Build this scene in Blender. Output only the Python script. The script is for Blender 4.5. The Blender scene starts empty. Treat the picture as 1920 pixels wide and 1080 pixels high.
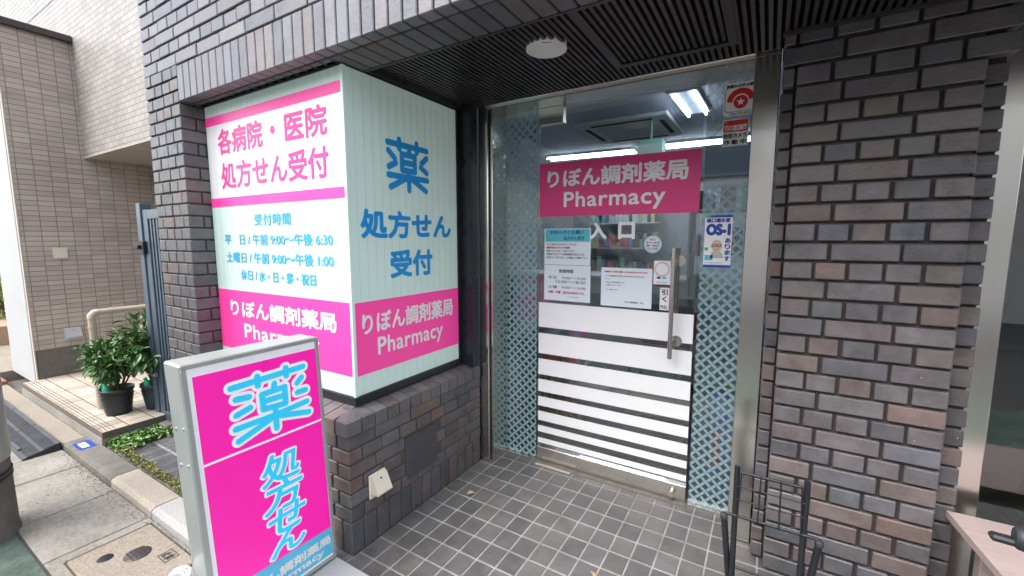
import bpy, math, random
from mathutils import Vector, Matrix
random.seed(11)
R_ = math.radians
C = bpy.context.scene.collection
sc = bpy.context.scene

# ------------------------------------------------------------------ camera, sky, sun, exposure
cam_d = bpy.data.cameras.new('camera'); cam = bpy.data.objects.new('camera', cam_d); C.objects.link(cam)
cam_d.sensor_width = 36; cam_d.lens = 36 * 802 / 1920; cam_d.clip_start = .02; cam_d.clip_end = 400
cam.location = (0, 0, 1.45); cam.rotation_mode = 'XYZ'
cam.rotation_euler = (R_(90 - 6.46), 0, R_(30.9))
sc.camera = cam
SUN_EL, SUN_AZ = 56, 205          # azimuth measured from +Y towards +X
w = bpy.data.worlds.new("World"); sc.world = w; w.use_nodes = True
nt = w.node_tree; bg = nt.nodes['Background']
sky = nt.nodes.new('ShaderNodeTexSky'); sky.sky_type = 'NISHITA'; sky.sun_disc = False
sky.sun_elevation = R_(SUN_EL); sky.sun_rotation = R_(SUN_AZ); sky.dust_density = 3.0
hs = nt.nodes.new('ShaderNodeHueSaturation'); hs.inputs['Saturation'].default_value = .42
nt.links.new(sky.outputs[0], hs.inputs['Color']); nt.links.new(hs.outputs[0], bg.inputs[0])
bg.inputs[1].default_value = .15
sd = bpy.data.lights.new('sun', 'SUN'); sd.energy = .5; sd.angle = R_(40); sd.color = (1, .95, .88)
so = bpy.data.objects.new('sun', sd); C.objects.link(so)
el, az = R_(SUN_EL), R_(SUN_AZ)
sdir = Vector((math.cos(el) * math.sin(az), math.cos(el) * math.cos(az), math.sin(el)))
so.rotation_euler = sdir.to_track_quat('Z', 'Y').to_euler(); so.location = (0, -3, 9)
sc.view_settings.view_transform = 'Standard'; sc.view_settings.look = 'None'
sc.view_settings.exposure = 1.95; sc.view_settings.gamma = 1; sc.view_settings.use_curve_mapping = False
sc.cycles.use_denoising = True
sc.cycles.max_bounces = 8; sc.cycles.transparent_max_bounces = 16

# ------------------------------------------------------------------ helpers
def V(*a): return Vector(a)
X, Y, Z = V(1, 0, 0), V(0, 1, 0), V(0, 0, 1)

class MB:
    """collects faces, a colour per face and a material index; built as one mesh object"""
    def __init__(s): s.v = []; s.f = []; s.c = []; s.m = []; s.sm = []
    def face(s, pts, col=(1, 1, 1), mi=0, smooth=False):
        n = len(s.v); s.v.extend([tuple(p) for p in pts]); s.f.append(tuple(range(n, n + len(pts))))
        s.c.append(col); s.m.append(mi); s.sm.append(smooth)
    def mesh(s, vs, fs, col=(1, 1, 1), mi=0, smooth=False):
        n = len(s.v); s.v.extend([tuple(p) for p in vs])
        for f in fs: s.f.append(tuple(n + i for i in f)); s.c.append(col); s.m.append(mi); s.sm.append(smooth)
    def box(s, a, b, col=(1, 1, 1), mi=0, ch=0):
        x0, y0, z0 = a; x1, y1, z1 = b
        s.obox(V(x0, y0, z0), X * (x1 - x0), Y * (y1 - y0), Z * (z1 - z0), col, mi, ch)
    def obox(s, o, a, b, c, col=(1, 1, 1), mi=0, ch=0):
        """box from a corner and three edge vectors; ch chamfers all edges"""
        if a.cross(b).dot(c) < 0: a, b = b, a
        if ch <= 0:
            p = [o, o + a, o + a + b, o + b, o + c, o + a + c, o + a + b + c, o + b + c]
            s.mesh(p, [(0, 3, 2, 1), (4, 5, 6, 7), (0, 1, 5, 4), (1, 2, 6, 5), (2, 3, 7, 6), (3, 0, 4, 7)], col, mi); return
        la, lb, lc = a.length, b.length, c.length; ch = min(ch, la * .45, lb * .45, lc * .45)
        ia, ib, ic = a * (ch / la), b * (ch / lb), c * (ch / lc)
        def P(i, j, k, ax):
            p = o + (a if i else V(0, 0, 0)) + (b if j else V(0, 0, 0)) + (c if k else V(0, 0, 0))
            if ax != 0: p = p + (ia if not i else -ia)
            if ax != 1: p = p + (ib if not j else -ib)
            if ax != 2: p = p + (ic if not k else -ic)
            return p
        vs = []; idx = {}
        for i in (0, 1):
            for j in (0, 1):
                for k in (0, 1):
                    for ax in (0, 1, 2): idx[(i, j, k, ax)] = len(vs); vs.append(P(i, j, k, ax))
        F = []
        I = idx
        for i in (0, 1):
            q = [I[(i, 0, 0, 0)], I[(i, 1, 0, 0)], I[(i, 1, 1, 0)], I[(i, 0, 1, 0)]]; F.append(q if i else q[::-1])
            q = [I[(0, i, 0, 1)], I[(0, i, 1, 1)], I[(1, i, 1, 1)], I[(1, i, 0, 1)]]; F.append(q if i else q[::-1])
            q = [I[(0, 0, i, 2)], I[(1, 0, i, 2)], I[(1, 1, i, 2)], I[(0, 1, i, 2)]]; F.append(q if i else q[::-1])
        for i in (0, 1):
            for j in (0, 1):
                q = [I[(i, j, 0, 0)], I[(i, j, 0, 1)], I[(i, j, 1, 1)], I[(i, j, 1, 0)]]; F.append(q if (i ^ j) == 0 and False else q)
                q = [I[(i, 0, j, 0)], I[(i, 0, j, 2)], I[(i, 1, j, 2)], I[(i, 1, j, 0)]]; F.append(q)
                q = [I[(0, i, j, 1)], I[(0, i, j, 2)], I[(1, i, j, 2)], I[(1, i, j, 1)]]; F.append(q)
                for k in (0, 1): F.append([I[(i, j, k, 0)], I[(i, j, k, 1)], I[(i, j, k, 2)]])
        cen = o + (a + b + c) / 2; G = []
        for q in F:
            p = [vs[t] for t in q]; n = (p[1] - p[0]).cross(p[2] - p[0])
            m = sum(p, V(0, 0, 0)) / len(p)
            G.append(q if n.dot(m - cen) > 0 else q[::-1])
        s.mesh(vs, G, col, mi)
    def brick(s, o, u, v, n, w, h, d, col, ch=.0035, jit=.0012):
        """brick with its face corner o on the wall plane, u/v along the wall, n outwards, depth d behind"""
        n2 = n * (random.uniform(-jit, jit) * 1.6) + u * random.uniform(-.001, .001) + v * random.uniform(-.0008, .0008); w += random.uniform(-.0018, .001); h += random.uniform(-.0014, .0008)
        u = (u + v * random.uniform(-.006, .006)).normalized()
        s.obox(o + n2 - n * d, u * w, v * h, n * d, col, 0, ch)
    def tube(s, pts, r, col=(1, 1, 1), mi=0, seg=12, cap=True, smooth=True):
        pts = [Vector(p) for p in pts]; rs = r if isinstance(r, (list, tuple)) else [r] * len(pts)
        rings = []; nrm = None
        for i, p in enumerate(pts):
            t = (pts[min(i + 1, len(pts) - 1)] - pts[max(i - 1, 0)]).normalized()
            if nrm is None:
                nrm = t.orthogonal().normalized()
            nrm = (nrm - t * nrm.dot(t)).normalized(); bn = t.cross(nrm)
            rings.append([p + (nrm * math.cos(a) + bn * math.sin(a)) * rs[i] for a in [2 * math.pi * k / seg for k in range(seg)]])
        vs = [q for rg in rings for q in rg]; fs = []
        for i in range(len(pts) - 1):
            for k in range(seg):
                k2 = (k + 1) % seg; fs.append((i * seg + k, i * seg + k2, (i + 1) * seg + k2, (i + 1) * seg + k))
        s.mesh(vs, fs, col, mi, smooth)
        if cap:
            s.face(rings[0][::-1], col, mi); s.face(rings[-1], col, mi)
    def lathe(s, o, prof, col=(1, 1, 1), mi=0, seg=24, ax=Z, smooth=True):
        """profile of (radius, height) about axis ax"""
        nrm = ax.orthogonal().normalized(); bn = ax.cross(nrm); vs = []; fs = []
        for r, h in prof:
            for k in range(seg):
                a = 2 * math.pi * k / seg; vs.append(o + ax * h + (nrm * math.cos(a) + bn * math.sin(a)) * r)
        for i in range(len(prof) - 1):
            for k in range(seg):
                k2 = (k + 1) % seg; fs.append((i * seg + k, i * seg + k2, (i + 1) * seg + k2, (i + 1) * seg + k))
        s.mesh(vs, fs, col, mi, smooth)
    def build(s, name, mats, parent=None):
        me = bpy.data.meshes.new(name); me.from_pydata(s.v, [], s.f)
        mats = mats if isinstance(mats, (list, tuple)) else [mats]
        for m in mats: me.materials.append(m)
        me.polygons.foreach_set('material_index', s.m); me.polygons.foreach_set('use_smooth', s.sm)
        at = me.color_attributes.new('Col', 'FLOAT_COLOR', 'CORNER'); buf = []
        for f, c in zip(s.f, s.c): buf.extend((c[0], c[1], c[2], 1) * len(f))
        at.data.foreach_set('color', buf); me.update()
        o = bpy.data.objects.new(name, me); C.objects.link(o)
        if parent is not None:
            o.parent = parent; o.matrix_parent_inverse = parent.matrix_world.inverted()
        return o

def tag(o, label=None, cat=None, group=None, kind=None):
    for k, v in (('label', label), ('category', cat), ('group', group), ('kind', kind)):
        if v: o[k] = v
    return o
def thing(name, label, cat, loc=(0, 0, 0), group=None):
    o = bpy.data.objects.new(name, None); C.objects.link(o); o.empty_display_size = .1
    o.location = loc; o.matrix_world = Matrix.Translation(loc)
    return tag(o, label, cat, group)
def copy_tree(o, parent=None):
    c = o.copy(); C.objects.link(c)
    if parent is not None: c.parent = parent
    for ch in list(o.children): copy_tree(ch, c)
    return c

# ------------------------------------------------------------------ materials
def mat(name, col=(.5, .5, .5), rough=.5, metal=0, attr=False, nscale=8, namp=.12, bump=0, bscale=60, spec=.5,
        emit=None, estr=0, stretch=None, rvar=.08, specks=0, stain=None, stain_amt=0, stain_scale=1.2, coat=0):
    m = bpy.data.materials.new(name); m.use_nodes = True; t = m.node_tree; N = t.nodes; L = t.links
    b = N['Principled BSDF']; b.inputs['Roughness'].default_value = rough; b.inputs['Metallic'].default_value = metal
    b.inputs['Specular IOR Level'].default_value = spec; b.inputs['Coat Weight'].default_value = coat
    tc = N.new('ShaderNodeTexCoord'); mp = N.new('ShaderNodeMapping'); L.new(tc.outputs['Object'], mp.inputs[0])
    if stretch: mp.inputs['Scale'].default_value = stretch
    if attr:
        a = N.new('ShaderNodeVertexColor'); a.layer_name = 'Col'; src = a.outputs[0]
    else:
        a = N.new('ShaderNodeRGB'); a.outputs[0].default_value = (*col, 1); src = a.outputs[0]
    nz = N.new('ShaderNodeTexNoise'); nz.inputs['Scale'].default_value = nscale; nz.inputs['Detail'].default_value = 6
    nz.inputs['Roughness'].default_value = .65
    L.new(mp.outputs[0], nz.inputs['Vector'])
    mr = N.new('ShaderNodeMapRange'); mr.inputs[1].default_value = .25; mr.inputs[2].default_value = .75
    mr.inputs[3].default_value = 1 - namp; mr.inputs[4].default_value = 1 + namp; L.new(nz.outputs[0], mr.inputs[0])
    mx = N.new('ShaderNodeMix'); mx.data_type = 'RGBA'; mx.blend_type = 'MULTIPLY'; mx.inputs[0].default_value = 1
    L.new(src, mx.inputs[6]); L.new(mr.outputs[0], mx.inputs[7]); out = mx.outputs[2]
    if stain:
        n2 = N.new('ShaderNodeTexNoise'); n2.inputs['Scale'].default_value = stain_scale; n2.inputs['Detail'].default_value = 8
        n2.inputs['Roughness'].default_value = .7; L.new(tc.outputs['Object'], n2.inputs['Vector'])
        r2 = N.new('ShaderNodeMapRange'); r2.inputs[1].default_value = .48; r2.inputs[2].default_value = .68
        r2.inputs[4].default_value = stain_amt; L.new(n2.outputs[0], r2.inputs[0])
        m2 = N.new('ShaderNodeMix'); m2.data_type = 'RGBA'; L.new(r2.outputs[0], m2.inputs[0]); L.new(out, m2.inputs[6])
        m2.inputs[7].default_value = (*stain, 1); out = m2.outputs[2]
    if specks:
        vo = N.new('ShaderNodeTexVoronoi'); vo.inputs['Scale'].default_value = 38; L.new(tc.outputs['Object'], vo.inputs['Vector'])
        sp = N.new('ShaderNodeSeparateColor'); L.new(vo.outputs['Color'], sp.inputs[0])
        g1 = N.new('ShaderNodeMath'); g1.operation = 'LESS_THAN'; g1.inputs[1].default_value = specks; L.new(sp.outputs[0], g1.inputs[0])
        g2 = N.new('ShaderNodeMath'); g2.operation = 'LESS_THAN'; g2.inputs[1].default_value = .065; L.new(vo.outputs['Distance'], g2.inputs[0])
        g3 = N.new('ShaderNodeMath'); g3.operation = 'MULTIPLY'; L.new(g1.outputs[0], g3.inputs[0]); L.new(g2.outputs[0], g3.inputs[1])
        m3 = N.new('ShaderNodeMix'); m3.data_type = 'RGBA'; L.new(g3.outputs[0], m3.inputs[0]); L.new(out, m3.inputs[6])
        m3.inputs[7].default_value = (.55, .53, .52, 1); out = m3.outputs[2]
    L.new(out, b.inputs['Base Color'])
    if rvar:
        rr = N.new('ShaderNodeMapRange'); rr.inputs[1].default_value = .3; rr.inputs[2].default_value = .7
        rr.inputs[3].default_value = max(.02, rough - rvar); rr.inputs[4].default_value = min(1, rough + rvar)
        L.new(nz.outputs[0], rr.inputs[0]); L.new(rr.outputs[0], b.inputs['Roughness'])
    if bump:
        nb = N.new('ShaderNodeTexNoise'); nb.inputs['Scale'].default_value = bscale; nb.inputs['Detail'].default_value = 5
        L.new(mp.outputs[0], nb.inputs['Vector'])
        bp = N.new('ShaderNodeBump'); bp.inputs['Strength'].default_value = bump; bp.inputs['Distance'].default_value = .004
        L.new(nb.outputs[0], bp.inputs['Height']); L.new(bp.outputs[0], b.inputs['Normal'])
    if emit:
        b.inputs['Emission Color'].default_value = (*emit, 1); b.inputs['Emission Strength'].default_value = estr
    return m

def glass_mat(name, tint=(.93, .96, .95), ior=1.5, extra=0.0):
    m = bpy.data.materials.new(name); m.use_nodes = True; t = m.node_tree; N = t.nodes; L = t.links
    N.remove(N['Principled BSDF']); out = N['Material Output']
    tr = N.new('ShaderNodeBsdfTransparent'); tr.inputs[0].default_value = (*tint, 1)
    gl = N.new('ShaderNodeBsdfGlossy'); gl.inputs['Roughness'].default_value = 0.0
    fr = N.new('ShaderNodeFresnel'); fr.inputs[0].default_value = ior
    ad = N.new('ShaderNodeMath'); ad.operation = 'MULTIPLY_ADD'; ad.inputs[1].default_value = 3.1; ad.inputs[2].default_value = extra
    ad.use_clamp = True; L.new(fr.outputs[0], ad.inputs[0])
    mx = N.new('ShaderNodeMixShader'); L.new(ad.outputs[0], mx.inputs[0]); L.new(tr.outputs[0], mx.inputs[1]); L.new(gl.outputs[0], mx.inputs[2])
    L.new(mx.outputs[0], out.inputs[0]); return m

def film_mat(name, col, alpha, rough=.35):
    m = bpy.data.materials.new(name); m.use_nodes = True; b = m.node_tree.nodes['Principled BSDF']
    b.inputs['Base Color'].default_value = (*col, 1); b.inputs['Alpha'].default_value = alpha; b.inputs['Roughness'].default_value = rough
    return m

M = dict(
    brick=mat('brown_glazed_brick', attr=True, rough=.40, nscale=11, namp=.32, bump=.5, bscale=75, specks=.06, rvar=.14, stain=(.17, .155, .145), stain_amt=.30, stain_scale=5),
    mortar=mat('dark_mortar', (.055, .048, .042), .9, nscale=30, bump=.5),
    mortar_l=mat('pale_mortar', (.085, .075, .064), .9, nscale=30, bump=.5),
    ftile=mat('charcoal_floor_tile', attr=True, rough=.50, nscale=9, namp=.28, bump=.3, bscale=120, stain=(.20, .185, .17), stain_amt=.42, stain_scale=2.6, rvar=.14, specks=.05),
    grout=mat('pale_grout', (.30, .285, .262), .9, nscale=9, namp=.4, stain=(.10, .09, .08), stain_amt=.7, stain_scale=2.5),
    steel=mat('brushed_steel', (.72, .69, .64), .19, 1, nscale=6, namp=.02, stretch=(60, 60, .4), rvar=.015),
    steel_d=mat('steel_groove', (.10, .095, .09), .45, .6),
    steel_h=mat('brushed_steel_across', (.72, .69, .64), .24, 1, nscale=6, namp=.02, stretch=(.4, 60, 60), rvar=.015),
    blackm=mat('black_metal', (.018, .020, .024), .38, .2, nscale=20, namp=.2),
    slat=mat('ceiling_slat', (.062, .057, .058), .38, .3, nscale=10, namp=.25),
    void=mat('ceiling_void', (.006, .006, .006), .9),
    panel_dark=mat('dark_blue_panel', (.022, .025, .035), .3, .2),
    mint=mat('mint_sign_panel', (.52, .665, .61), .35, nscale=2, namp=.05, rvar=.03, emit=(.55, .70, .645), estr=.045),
    white=mat('white_film', (.80, .80, .80), .4, nscale=3, namp=.03),
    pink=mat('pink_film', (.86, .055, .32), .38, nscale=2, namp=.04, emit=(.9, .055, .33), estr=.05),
    pink_d=mat('pink_door_film', (.74, .045, .21), .38, nscale=2, namp=.04),
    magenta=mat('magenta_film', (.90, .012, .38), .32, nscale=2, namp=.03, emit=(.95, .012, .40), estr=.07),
    blue=mat('blue_lettering', (.006, .31, .74), .4, nscale=5, namp=.05),
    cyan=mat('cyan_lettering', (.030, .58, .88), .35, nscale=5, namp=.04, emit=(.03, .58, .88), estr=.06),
    cyan_s=mat('sky_blue_lettering', (.045, .42, .68), .35, nscale=5, namp=.04),
    pinkt=mat('pink_lettering', (.80, .045, .28), .38, nscale=5, namp=.04),
    whitet=mat('white_lettering', (.84, .83, .83), .4, nscale=5, namp=.03),
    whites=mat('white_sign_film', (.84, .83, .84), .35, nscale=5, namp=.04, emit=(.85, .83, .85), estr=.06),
    black=mat('black_print', (.02, .02, .025), .5), red=mat('red_print', (.62, .015, .02), .4),
    grey_print=mat('grey_print', (.18, .19, .21), .5), navy=mat('navy_print', (.01, .05, .30), .4),
    teal=mat('teal_print', (.10, .48, .55), .45), paper=mat('paper', (.70, .76, .80), .45, nscale=3, namp=.04),
    cream=mat('cream_plastic', (.66, .61, .49), .45, nscale=6, namp=.06),
    alu=mat('silver_sign_case', (.46, .48, .47), .38, .55, nscale=5, namp=.06, bump=.04),
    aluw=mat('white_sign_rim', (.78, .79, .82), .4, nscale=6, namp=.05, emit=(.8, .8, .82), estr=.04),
    gate=mat('slate_blue_aluminium', (.10, .135, .175), .38, .35, nscale=10, namp=.08),
    pipe=mat('beige_pipe', (.43, .36, .28), .42, nscale=10, namp=.07),
    concrete=mat('concrete', (.215, .202, .178), .88, nscale=55, namp=.42, bump=.5, bscale=120, stain=(.36, .345, .32), stain_amt=.6, stain_scale=1.7),
    concrete_d=mat('dark_concrete', (.145, .135, .12), .9, nscale=14, namp=.3, bump=.6, bscale=130, stain=(.07, .065, .06), stain_amt=.6, stain_scale=4),
    sandy=mat('sandy_concrete', (.255, .222, .18), .9, nscale=110, namp=.5, bump=.5, bscale=200, stain=(.2, .17, .13), stain_amt=.5, stain_scale=3),
    granite=mat('grey_granite', (.36, .355, .345), .8, nscale=160, namp=.55, bump=.4, bscale=160, stain=(.3, .29, .27), stain_amt=.4, stain_scale=5),
    granite_b=mat('beige_granite', (.36, .315, .262), .8, nscale=130, namp=.4, bump=.4, bscale=160, stain=(.3, .26, .21), stain_amt=.5, stain_scale=5),
    asphalt=mat('asphalt', (.055, .055, .056), .9, nscale=60, namp=.4, bump=.7, bscale=200),
    green_road=mat('green_road_coating', (.052, .082, .068), .9, nscale=50, namp=.5, bump=.7, bscale=190, stain=(.15, .17, .16), stain_amt=.6, stain_scale=5),
    ptile=mat('beige_porch_tile', attr=True, rough=.55, nscale=16, namp=.12, bump=.15, bscale=90, stain=(.30, .22, .15), stain_amt=.4, stain_scale=2),
    rubber=mat('black_rubber', (.022, .024, .028), .55, nscale=18, namp=.25, bump=.4, bscale=80, stain=(.10, .10, .10), stain_amt=.35, stain_scale=6),
    leaf=mat('green_leaf', attr=True, rough=.38, nscale=30, namp=.2, rvar=.05),
    bark=mat('bark', (.10, .07, .045), .85, bump=.4), soil=mat('soil', (.05, .035, .025), .95, bump=.8, bscale=60),
    pot=mat('black_plastic_pot', (.02, .021, .024), .42), potb=mat('navy_plastic_pot', (.02, .03, .05), .42),
    wpaint=mat('white_wall_paint', (.40, .405, .41), .7, nscale=3, namp=.06, bump=.2, stain=(.5, .51, .51), stain_amt=.25, stain_scale=1.4),
    beigew=mat('beige_render', (.42, .37, .31), .85, nscale=4, namp=.1, bump=.2),
    cap=mat('dark_coping', (.075, .062, .062), .4, .4),
    pinkwood=mat('pale_pink_painted_board', (.385, .30, .283), .5, nscale=5, namp=.10, bump=.15, bscale=30, stretch=(2, 18, 18)),
    room=mat('room_wall', (.60, .62, .66), .7), roomc=mat('room_ceiling', (.42, .44, .56), .7, nscale=2, namp=.05),
    carpet=mat('charcoal_carpet', (.09, .093, .098), .95, nscale=90, namp=.5, bump=.6, bscale=250),
    tube=mat('lit_tube', (.9, .95, 1), .4, emit=(.86, .93, 1), estr=7),
    mintp=mat('mint_board', (.34, .60, .54), .5), wood=mat('pale_wood_slat', (.42, .28, .14), .5, nscale=5, namp=.15, stretch=(20, 20, 2)),
    dark_obj=mat('dark_cabinet', (.045, .046, .05), .5), shelf=mat('shelf_board', (.44, .46, .47), .5),
    misc=mat('boxed_goods', attr=True, rough=.5), lamp=mat('lamp_reflector', (.80, .78, .74), .35, nscale=3, namp=.03),
    skin=mat('printed_skin_tone', (.64, .45, .36), .5), greenp=mat('green_plastic', (.01, .42, .17), .35),
    glass=glass_mat('shop_glass', (.86, .92, .91)), glass_r=glass_mat('dim_shop_glass', (.52, .56, .55), extra=.04),
    lattice=film_mat('pale_blue_lattice_film', (.26, .405, .445), .78), frost=film_mat('frosted_film', (.40, .50, .54), .32),
    cream_w=mat('opposite_wall', (.74, .71, .66), .8, nscale=2, namp=.1), bagp=film_mat('clear_plastic_bag', (.6, .65, .66), .55, .15),
    bark_leaf=mat('dry_leaf', (.36, .26, .15), .7),
)
def tilewall(name, c1, c2, mortar, bw, bh, off, axis, rough=.5):
    m = bpy.data.materials.new(name); m.use_nodes = True; t = m.node_tree; N = t.nodes; L = t.links; b = N['Principled BSDF']
    tc = N.new('ShaderNodeTexCoord'); sx = N.new('ShaderNodeSeparateXYZ'); L.new(tc.outputs['Object'], sx.inputs[0])
    cb = N.new('ShaderNodeCombineXYZ'); L.new(sx.outputs[axis], cb.inputs[0]); L.new(sx.outputs[2], cb.inputs[1])
    bt = N.new('ShaderNodeTexBrick'); L.new(cb.outputs[0], bt.inputs['Vector'])
    bt.inputs['Color1'].default_value = (*c1, 1); bt.inputs['Color2'].default_value = (*c2, 1); bt.inputs['Mortar'].default_value = (*mortar, 1)
    bt.inputs['Scale'].default_value = 1; bt.inputs['Mortar Size'].default_value = .0030; bt.inputs['Mortar Smooth'].default_value = .2
    bt.inputs['Brick Width'].default_value = bw; bt.inputs['Row Height'].default_value = bh; bt.offset = off; bt.inputs['Bias'].default_value = 0
    nz = N.new('ShaderNodeTexNoise'); nz.inputs['Scale'].default_value = 2.5; nz.inputs['Detail'].default_value = 6; L.new(tc.outputs['Object'], nz.inputs[0])
    mr = N.new('ShaderNodeMapRange'); mr.inputs[1].default_value = .3; mr.inputs[2].default_value = .7; mr.inputs[3].default_value = .9; mr.inputs[4].default_value = 1.1
    L.new(nz.outputs[0], mr.inputs[0]); mx = N.new('ShaderNodeMix'); mx.data_type = 'RGBA'; mx.blend_type = 'MULTIPLY'; mx.inputs[0].default_value = 1
    L.new(bt.outputs['Color'], mx.inputs[6]); L.new(mr.outputs[0], mx.inputs[7]); L.new(mx.outputs[2], b.inputs['Base Color'])
    bp = N.new('ShaderNodeBump'); bp.invert = True; bp.inputs['Strength'].default_value = .8; bp.inputs['Distance'].default_value = .005
    L.new(bt.outputs['Fac'], bp.inputs['Height']); L.new(bp.outputs[0], b.inputs['Normal']); b.inputs['Roughness'].default_value = rough
    return m
M['ntile_x'] = tilewall('beige_wall_tile', (.49, .415, .36), (.385, .325, .285), (.20, .175, .155), .112, .0478, 0, 1)
M['ntile_y'] = tilewall('pale_wall_tile', (.34, .315, .285), (.275, .25, .225), (.16, .145, .13), .112, .0478, .5, 0)

# ------------------------------------------------------------------ lettering: rounded heavy strokes by stacking the glyphs round a small circle
_gl = {}
def glyphs(s, sp=1.0):
    if (s, sp) in _gl: return _gl[(s, sp)]
    cu = bpy.data.curves.new('t', 'FONT'); cu.body = s; cu.size = 1; cu.space_character = sp; cu.resolution_u = 4
    ob = bpy.data.objects.new('t', cu); C.objects.link(ob); bpy.context.view_layer.update()
    me = bpy.data.meshes.new_from_object(ob.evaluated_get(bpy.context.evaluated_depsgraph_get()))
    vs = [(v.co.x, v.co.y) for v in me.vertices]; fs = [tuple(p.vertices) for p in me.polygons]
    bpy.data.objects.remove(ob); bpy.data.curves.remove(cu); bpy.data.meshes.remove(me)
    _gl[(s, sp)] = (vs, fs); return vs, fs
def text(mb, s, o, u, v, n, box, r=0, mi=0, shear=0, lift=0, sp=1.0, copies=12, rot=0, keep=False):
    vs, fs = glyphs(s, sp)
    if not vs: return
    x0 = min(p[0] for p in vs); x1 = max(p[0] for p in vs); y0 = min(p[1] for p in vs); y1 = max(p[1] for p in vs)
    U0, V0, U1, V1 = box; U0 += r; V0 += r; U1 -= r; V1 -= r
    sx = (U1 - U0) / max(1e-6, x1 - x0); sy = (V1 - V0) / max(1e-6, y1 - y0)
    offs = [(0, 0)] if r <= 0 else [(r * math.cos(2 * math.pi * k / copies), r * math.sin(2 * math.pi * k / copies)) for k in range(copies)] + [(0, 0)]
    for k, (dx, dy) in enumerate(offs):
        P = []
        for (x, y) in vs:
            a = U0 + (x - x0) * sx + dx; b = V0 + (y - y0) * sy + dy; a += (b - (V0 + V1) / 2) * shear; b += (a - (U0 + U1) / 2) * rot
            P.append(o + u * a + v * b + n * (lift + k * .00006))
        F = []
        flip = u.cross(v).dot(n) < 0
        for f in fs:
            p = [P[i] for i in f]; nn = (p[1] - p[0]).cross(p[2] - p[0]); F.append(f if nn.dot(n) >= 0 else f[::-1])
        mb.mesh(P, F, (1, 1, 1), mi)
YAKU = [[(.05, .865), (.95, .865)], [(.30, .955), (.30, .79)], [(.70, .955), (.70, .79)], [(.52, .77), (.50, .72)],
        [(.35, .70), (.65, .70), (.65, .41), (.35, .41), (.35, .70)], [(.35, .555), (.65, .555)],
        [(.06, .72), (.19, .60)], [(.06, .43), (.21, .52)], [(.94, .72), (.81, .60)], [(.94, .43), (.79, .52)],
        [(.05, .285), (.95, .285)], [(.5, .41), (.5, .045)], [(.43, .26), (.09, .07)], [(.57, .26), (.91, .07)]]
def strokes(mb, S, o, u, v, n, box, r, mi=0, lift=0, rot=0, shear=0):
    U0, V0, U1, V1 = box; k = 0
    def P(p):
        a = (p[0] - .5) * (U1 - U0); c = (p[1] - .5) * (V1 - V0); a, c = a + c * shear, c + a * rot
        return ((U0 + U1) / 2 + a, (V0 + V1) / 2 + c)
    def put(pl):
        nonlocal k
        q = [o + u * a + v * c + n * (lift + k * .00004) for a, c in pl]
        if (q[1] - q[0]).cross(q[2] - q[0]).dot(n) < 0: q = q[::-1]
        mb.face(q, (1, 1, 1), mi); k += 1
    for ln in S:
        pp = [P(p) for p in ln]
        for a, c in zip(pp, pp[1:]):
            dx, dy = c[0] - a[0], c[1] - a[1]; ang = math.atan2(dy, dx)
            put([(a[0] + r * math.cos(ang + math.pi / 2 + t * math.pi / 10), a[1] + r * math.sin(ang + math.pi / 2 + t * math.pi / 10)) for t in range(11)] +
                [(c[0] + r * math.cos(ang - math.pi / 2 + t * math.pi / 10), c[1] + r * math.sin(ang - math.pi / 2 + t * math.pi / 10)) for t in range(11)])
def rect(mb, o, u, v, n, x0, y0, x1, y1, mi=0, lift=0, t=.0006, col=(1, 1, 1)):
    mb.obox(o + u * x0 + v * y0 + n * lift, u * (x1 - x0), v * (y1 - y0), n * t, col, mi)

# brick colours, and a lintel set with the sky's sheen painted in
PAL = [(.098, .088, .092)] * 5 + [(.108, .090, .090)] * 3 + [(.088, .088, .098)] * 5 + [(.114, .088, .084)] * 2 + [(.105, .095, .099)] * 4 + [(.076, .071, .077)] * 2 + [(.130, .092, .080), (.118, .092, .088), (.122, .096, .090)]
PAL_SKY = [(.150, .150, .165), (.135, .135, .152), (.165, .160, .172), (.150, .140, .150), (.125, .128, .145), (.165, .148, .152)]  # lintel front: pale bluish sky reflection put into the brick colour
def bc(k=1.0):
    c = random.choice(PAL_SKY if k > 1.2 else PAL); k = 1 if k > 1.2 else k; j = random.uniform(.86, 1.14) * k * 1.15
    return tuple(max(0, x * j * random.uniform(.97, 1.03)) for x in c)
def course(mb, o, u, v, n, widths, h, d=.03, k=1.0, joint=.008):
    """a row of bricks from o along u; widths include the joint"""
    x = 0
    for wd in widths:
        mb.brick(o + u * x, u, v, n, wd - joint, h - joint, d, bc(k)); x += wd

# ================================================================== SETTING
g = MB(); g.box((-40, -30, -.30), (40, .45, -.052)); tag(g.build('road', M['asphalt']), kind='structure')
g = MB(); g.face([(-40, -.9, -.047), (12, -.9, -.047), (12, .44, -.047), (-40, .44, -.047)]); tag(g.build('green_road_strip', M['green_road']), kind='structure')
g = MB(); g.box((-40, .85, -.45), (40, 30, -.062)); tag(g.build('ground', M['concrete_d']), kind='structure')
# gutter slabs
g = MB()
xs = [-9.0, -8.0, -7.1, -6.2, -5.3, -4.26, -3.86, -3.28, -2.80]
for a, b in zip(xs, xs[1:]): g.box((a, .452, -.2), (b - .008, .848, -.046 + random.uniform(-.002, .002)), ch=.004)
for a, b in ((-2.80, -2.735), (-2.20, -1.4), (-1.39, -.6), (-.59, .3), (.31, 1.5), (1.51, 3)): g.box((a, .452, -.2), (b, .848, -.046), ch=.004)
g.box((-2.735, .452, -.2), (-2.20, .50, -.046)); g.box((-2.735, .835, -.2), (-2.20, .848, -.046))
tag(g.build('gutter', M['concrete']), kind='structure')
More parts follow.
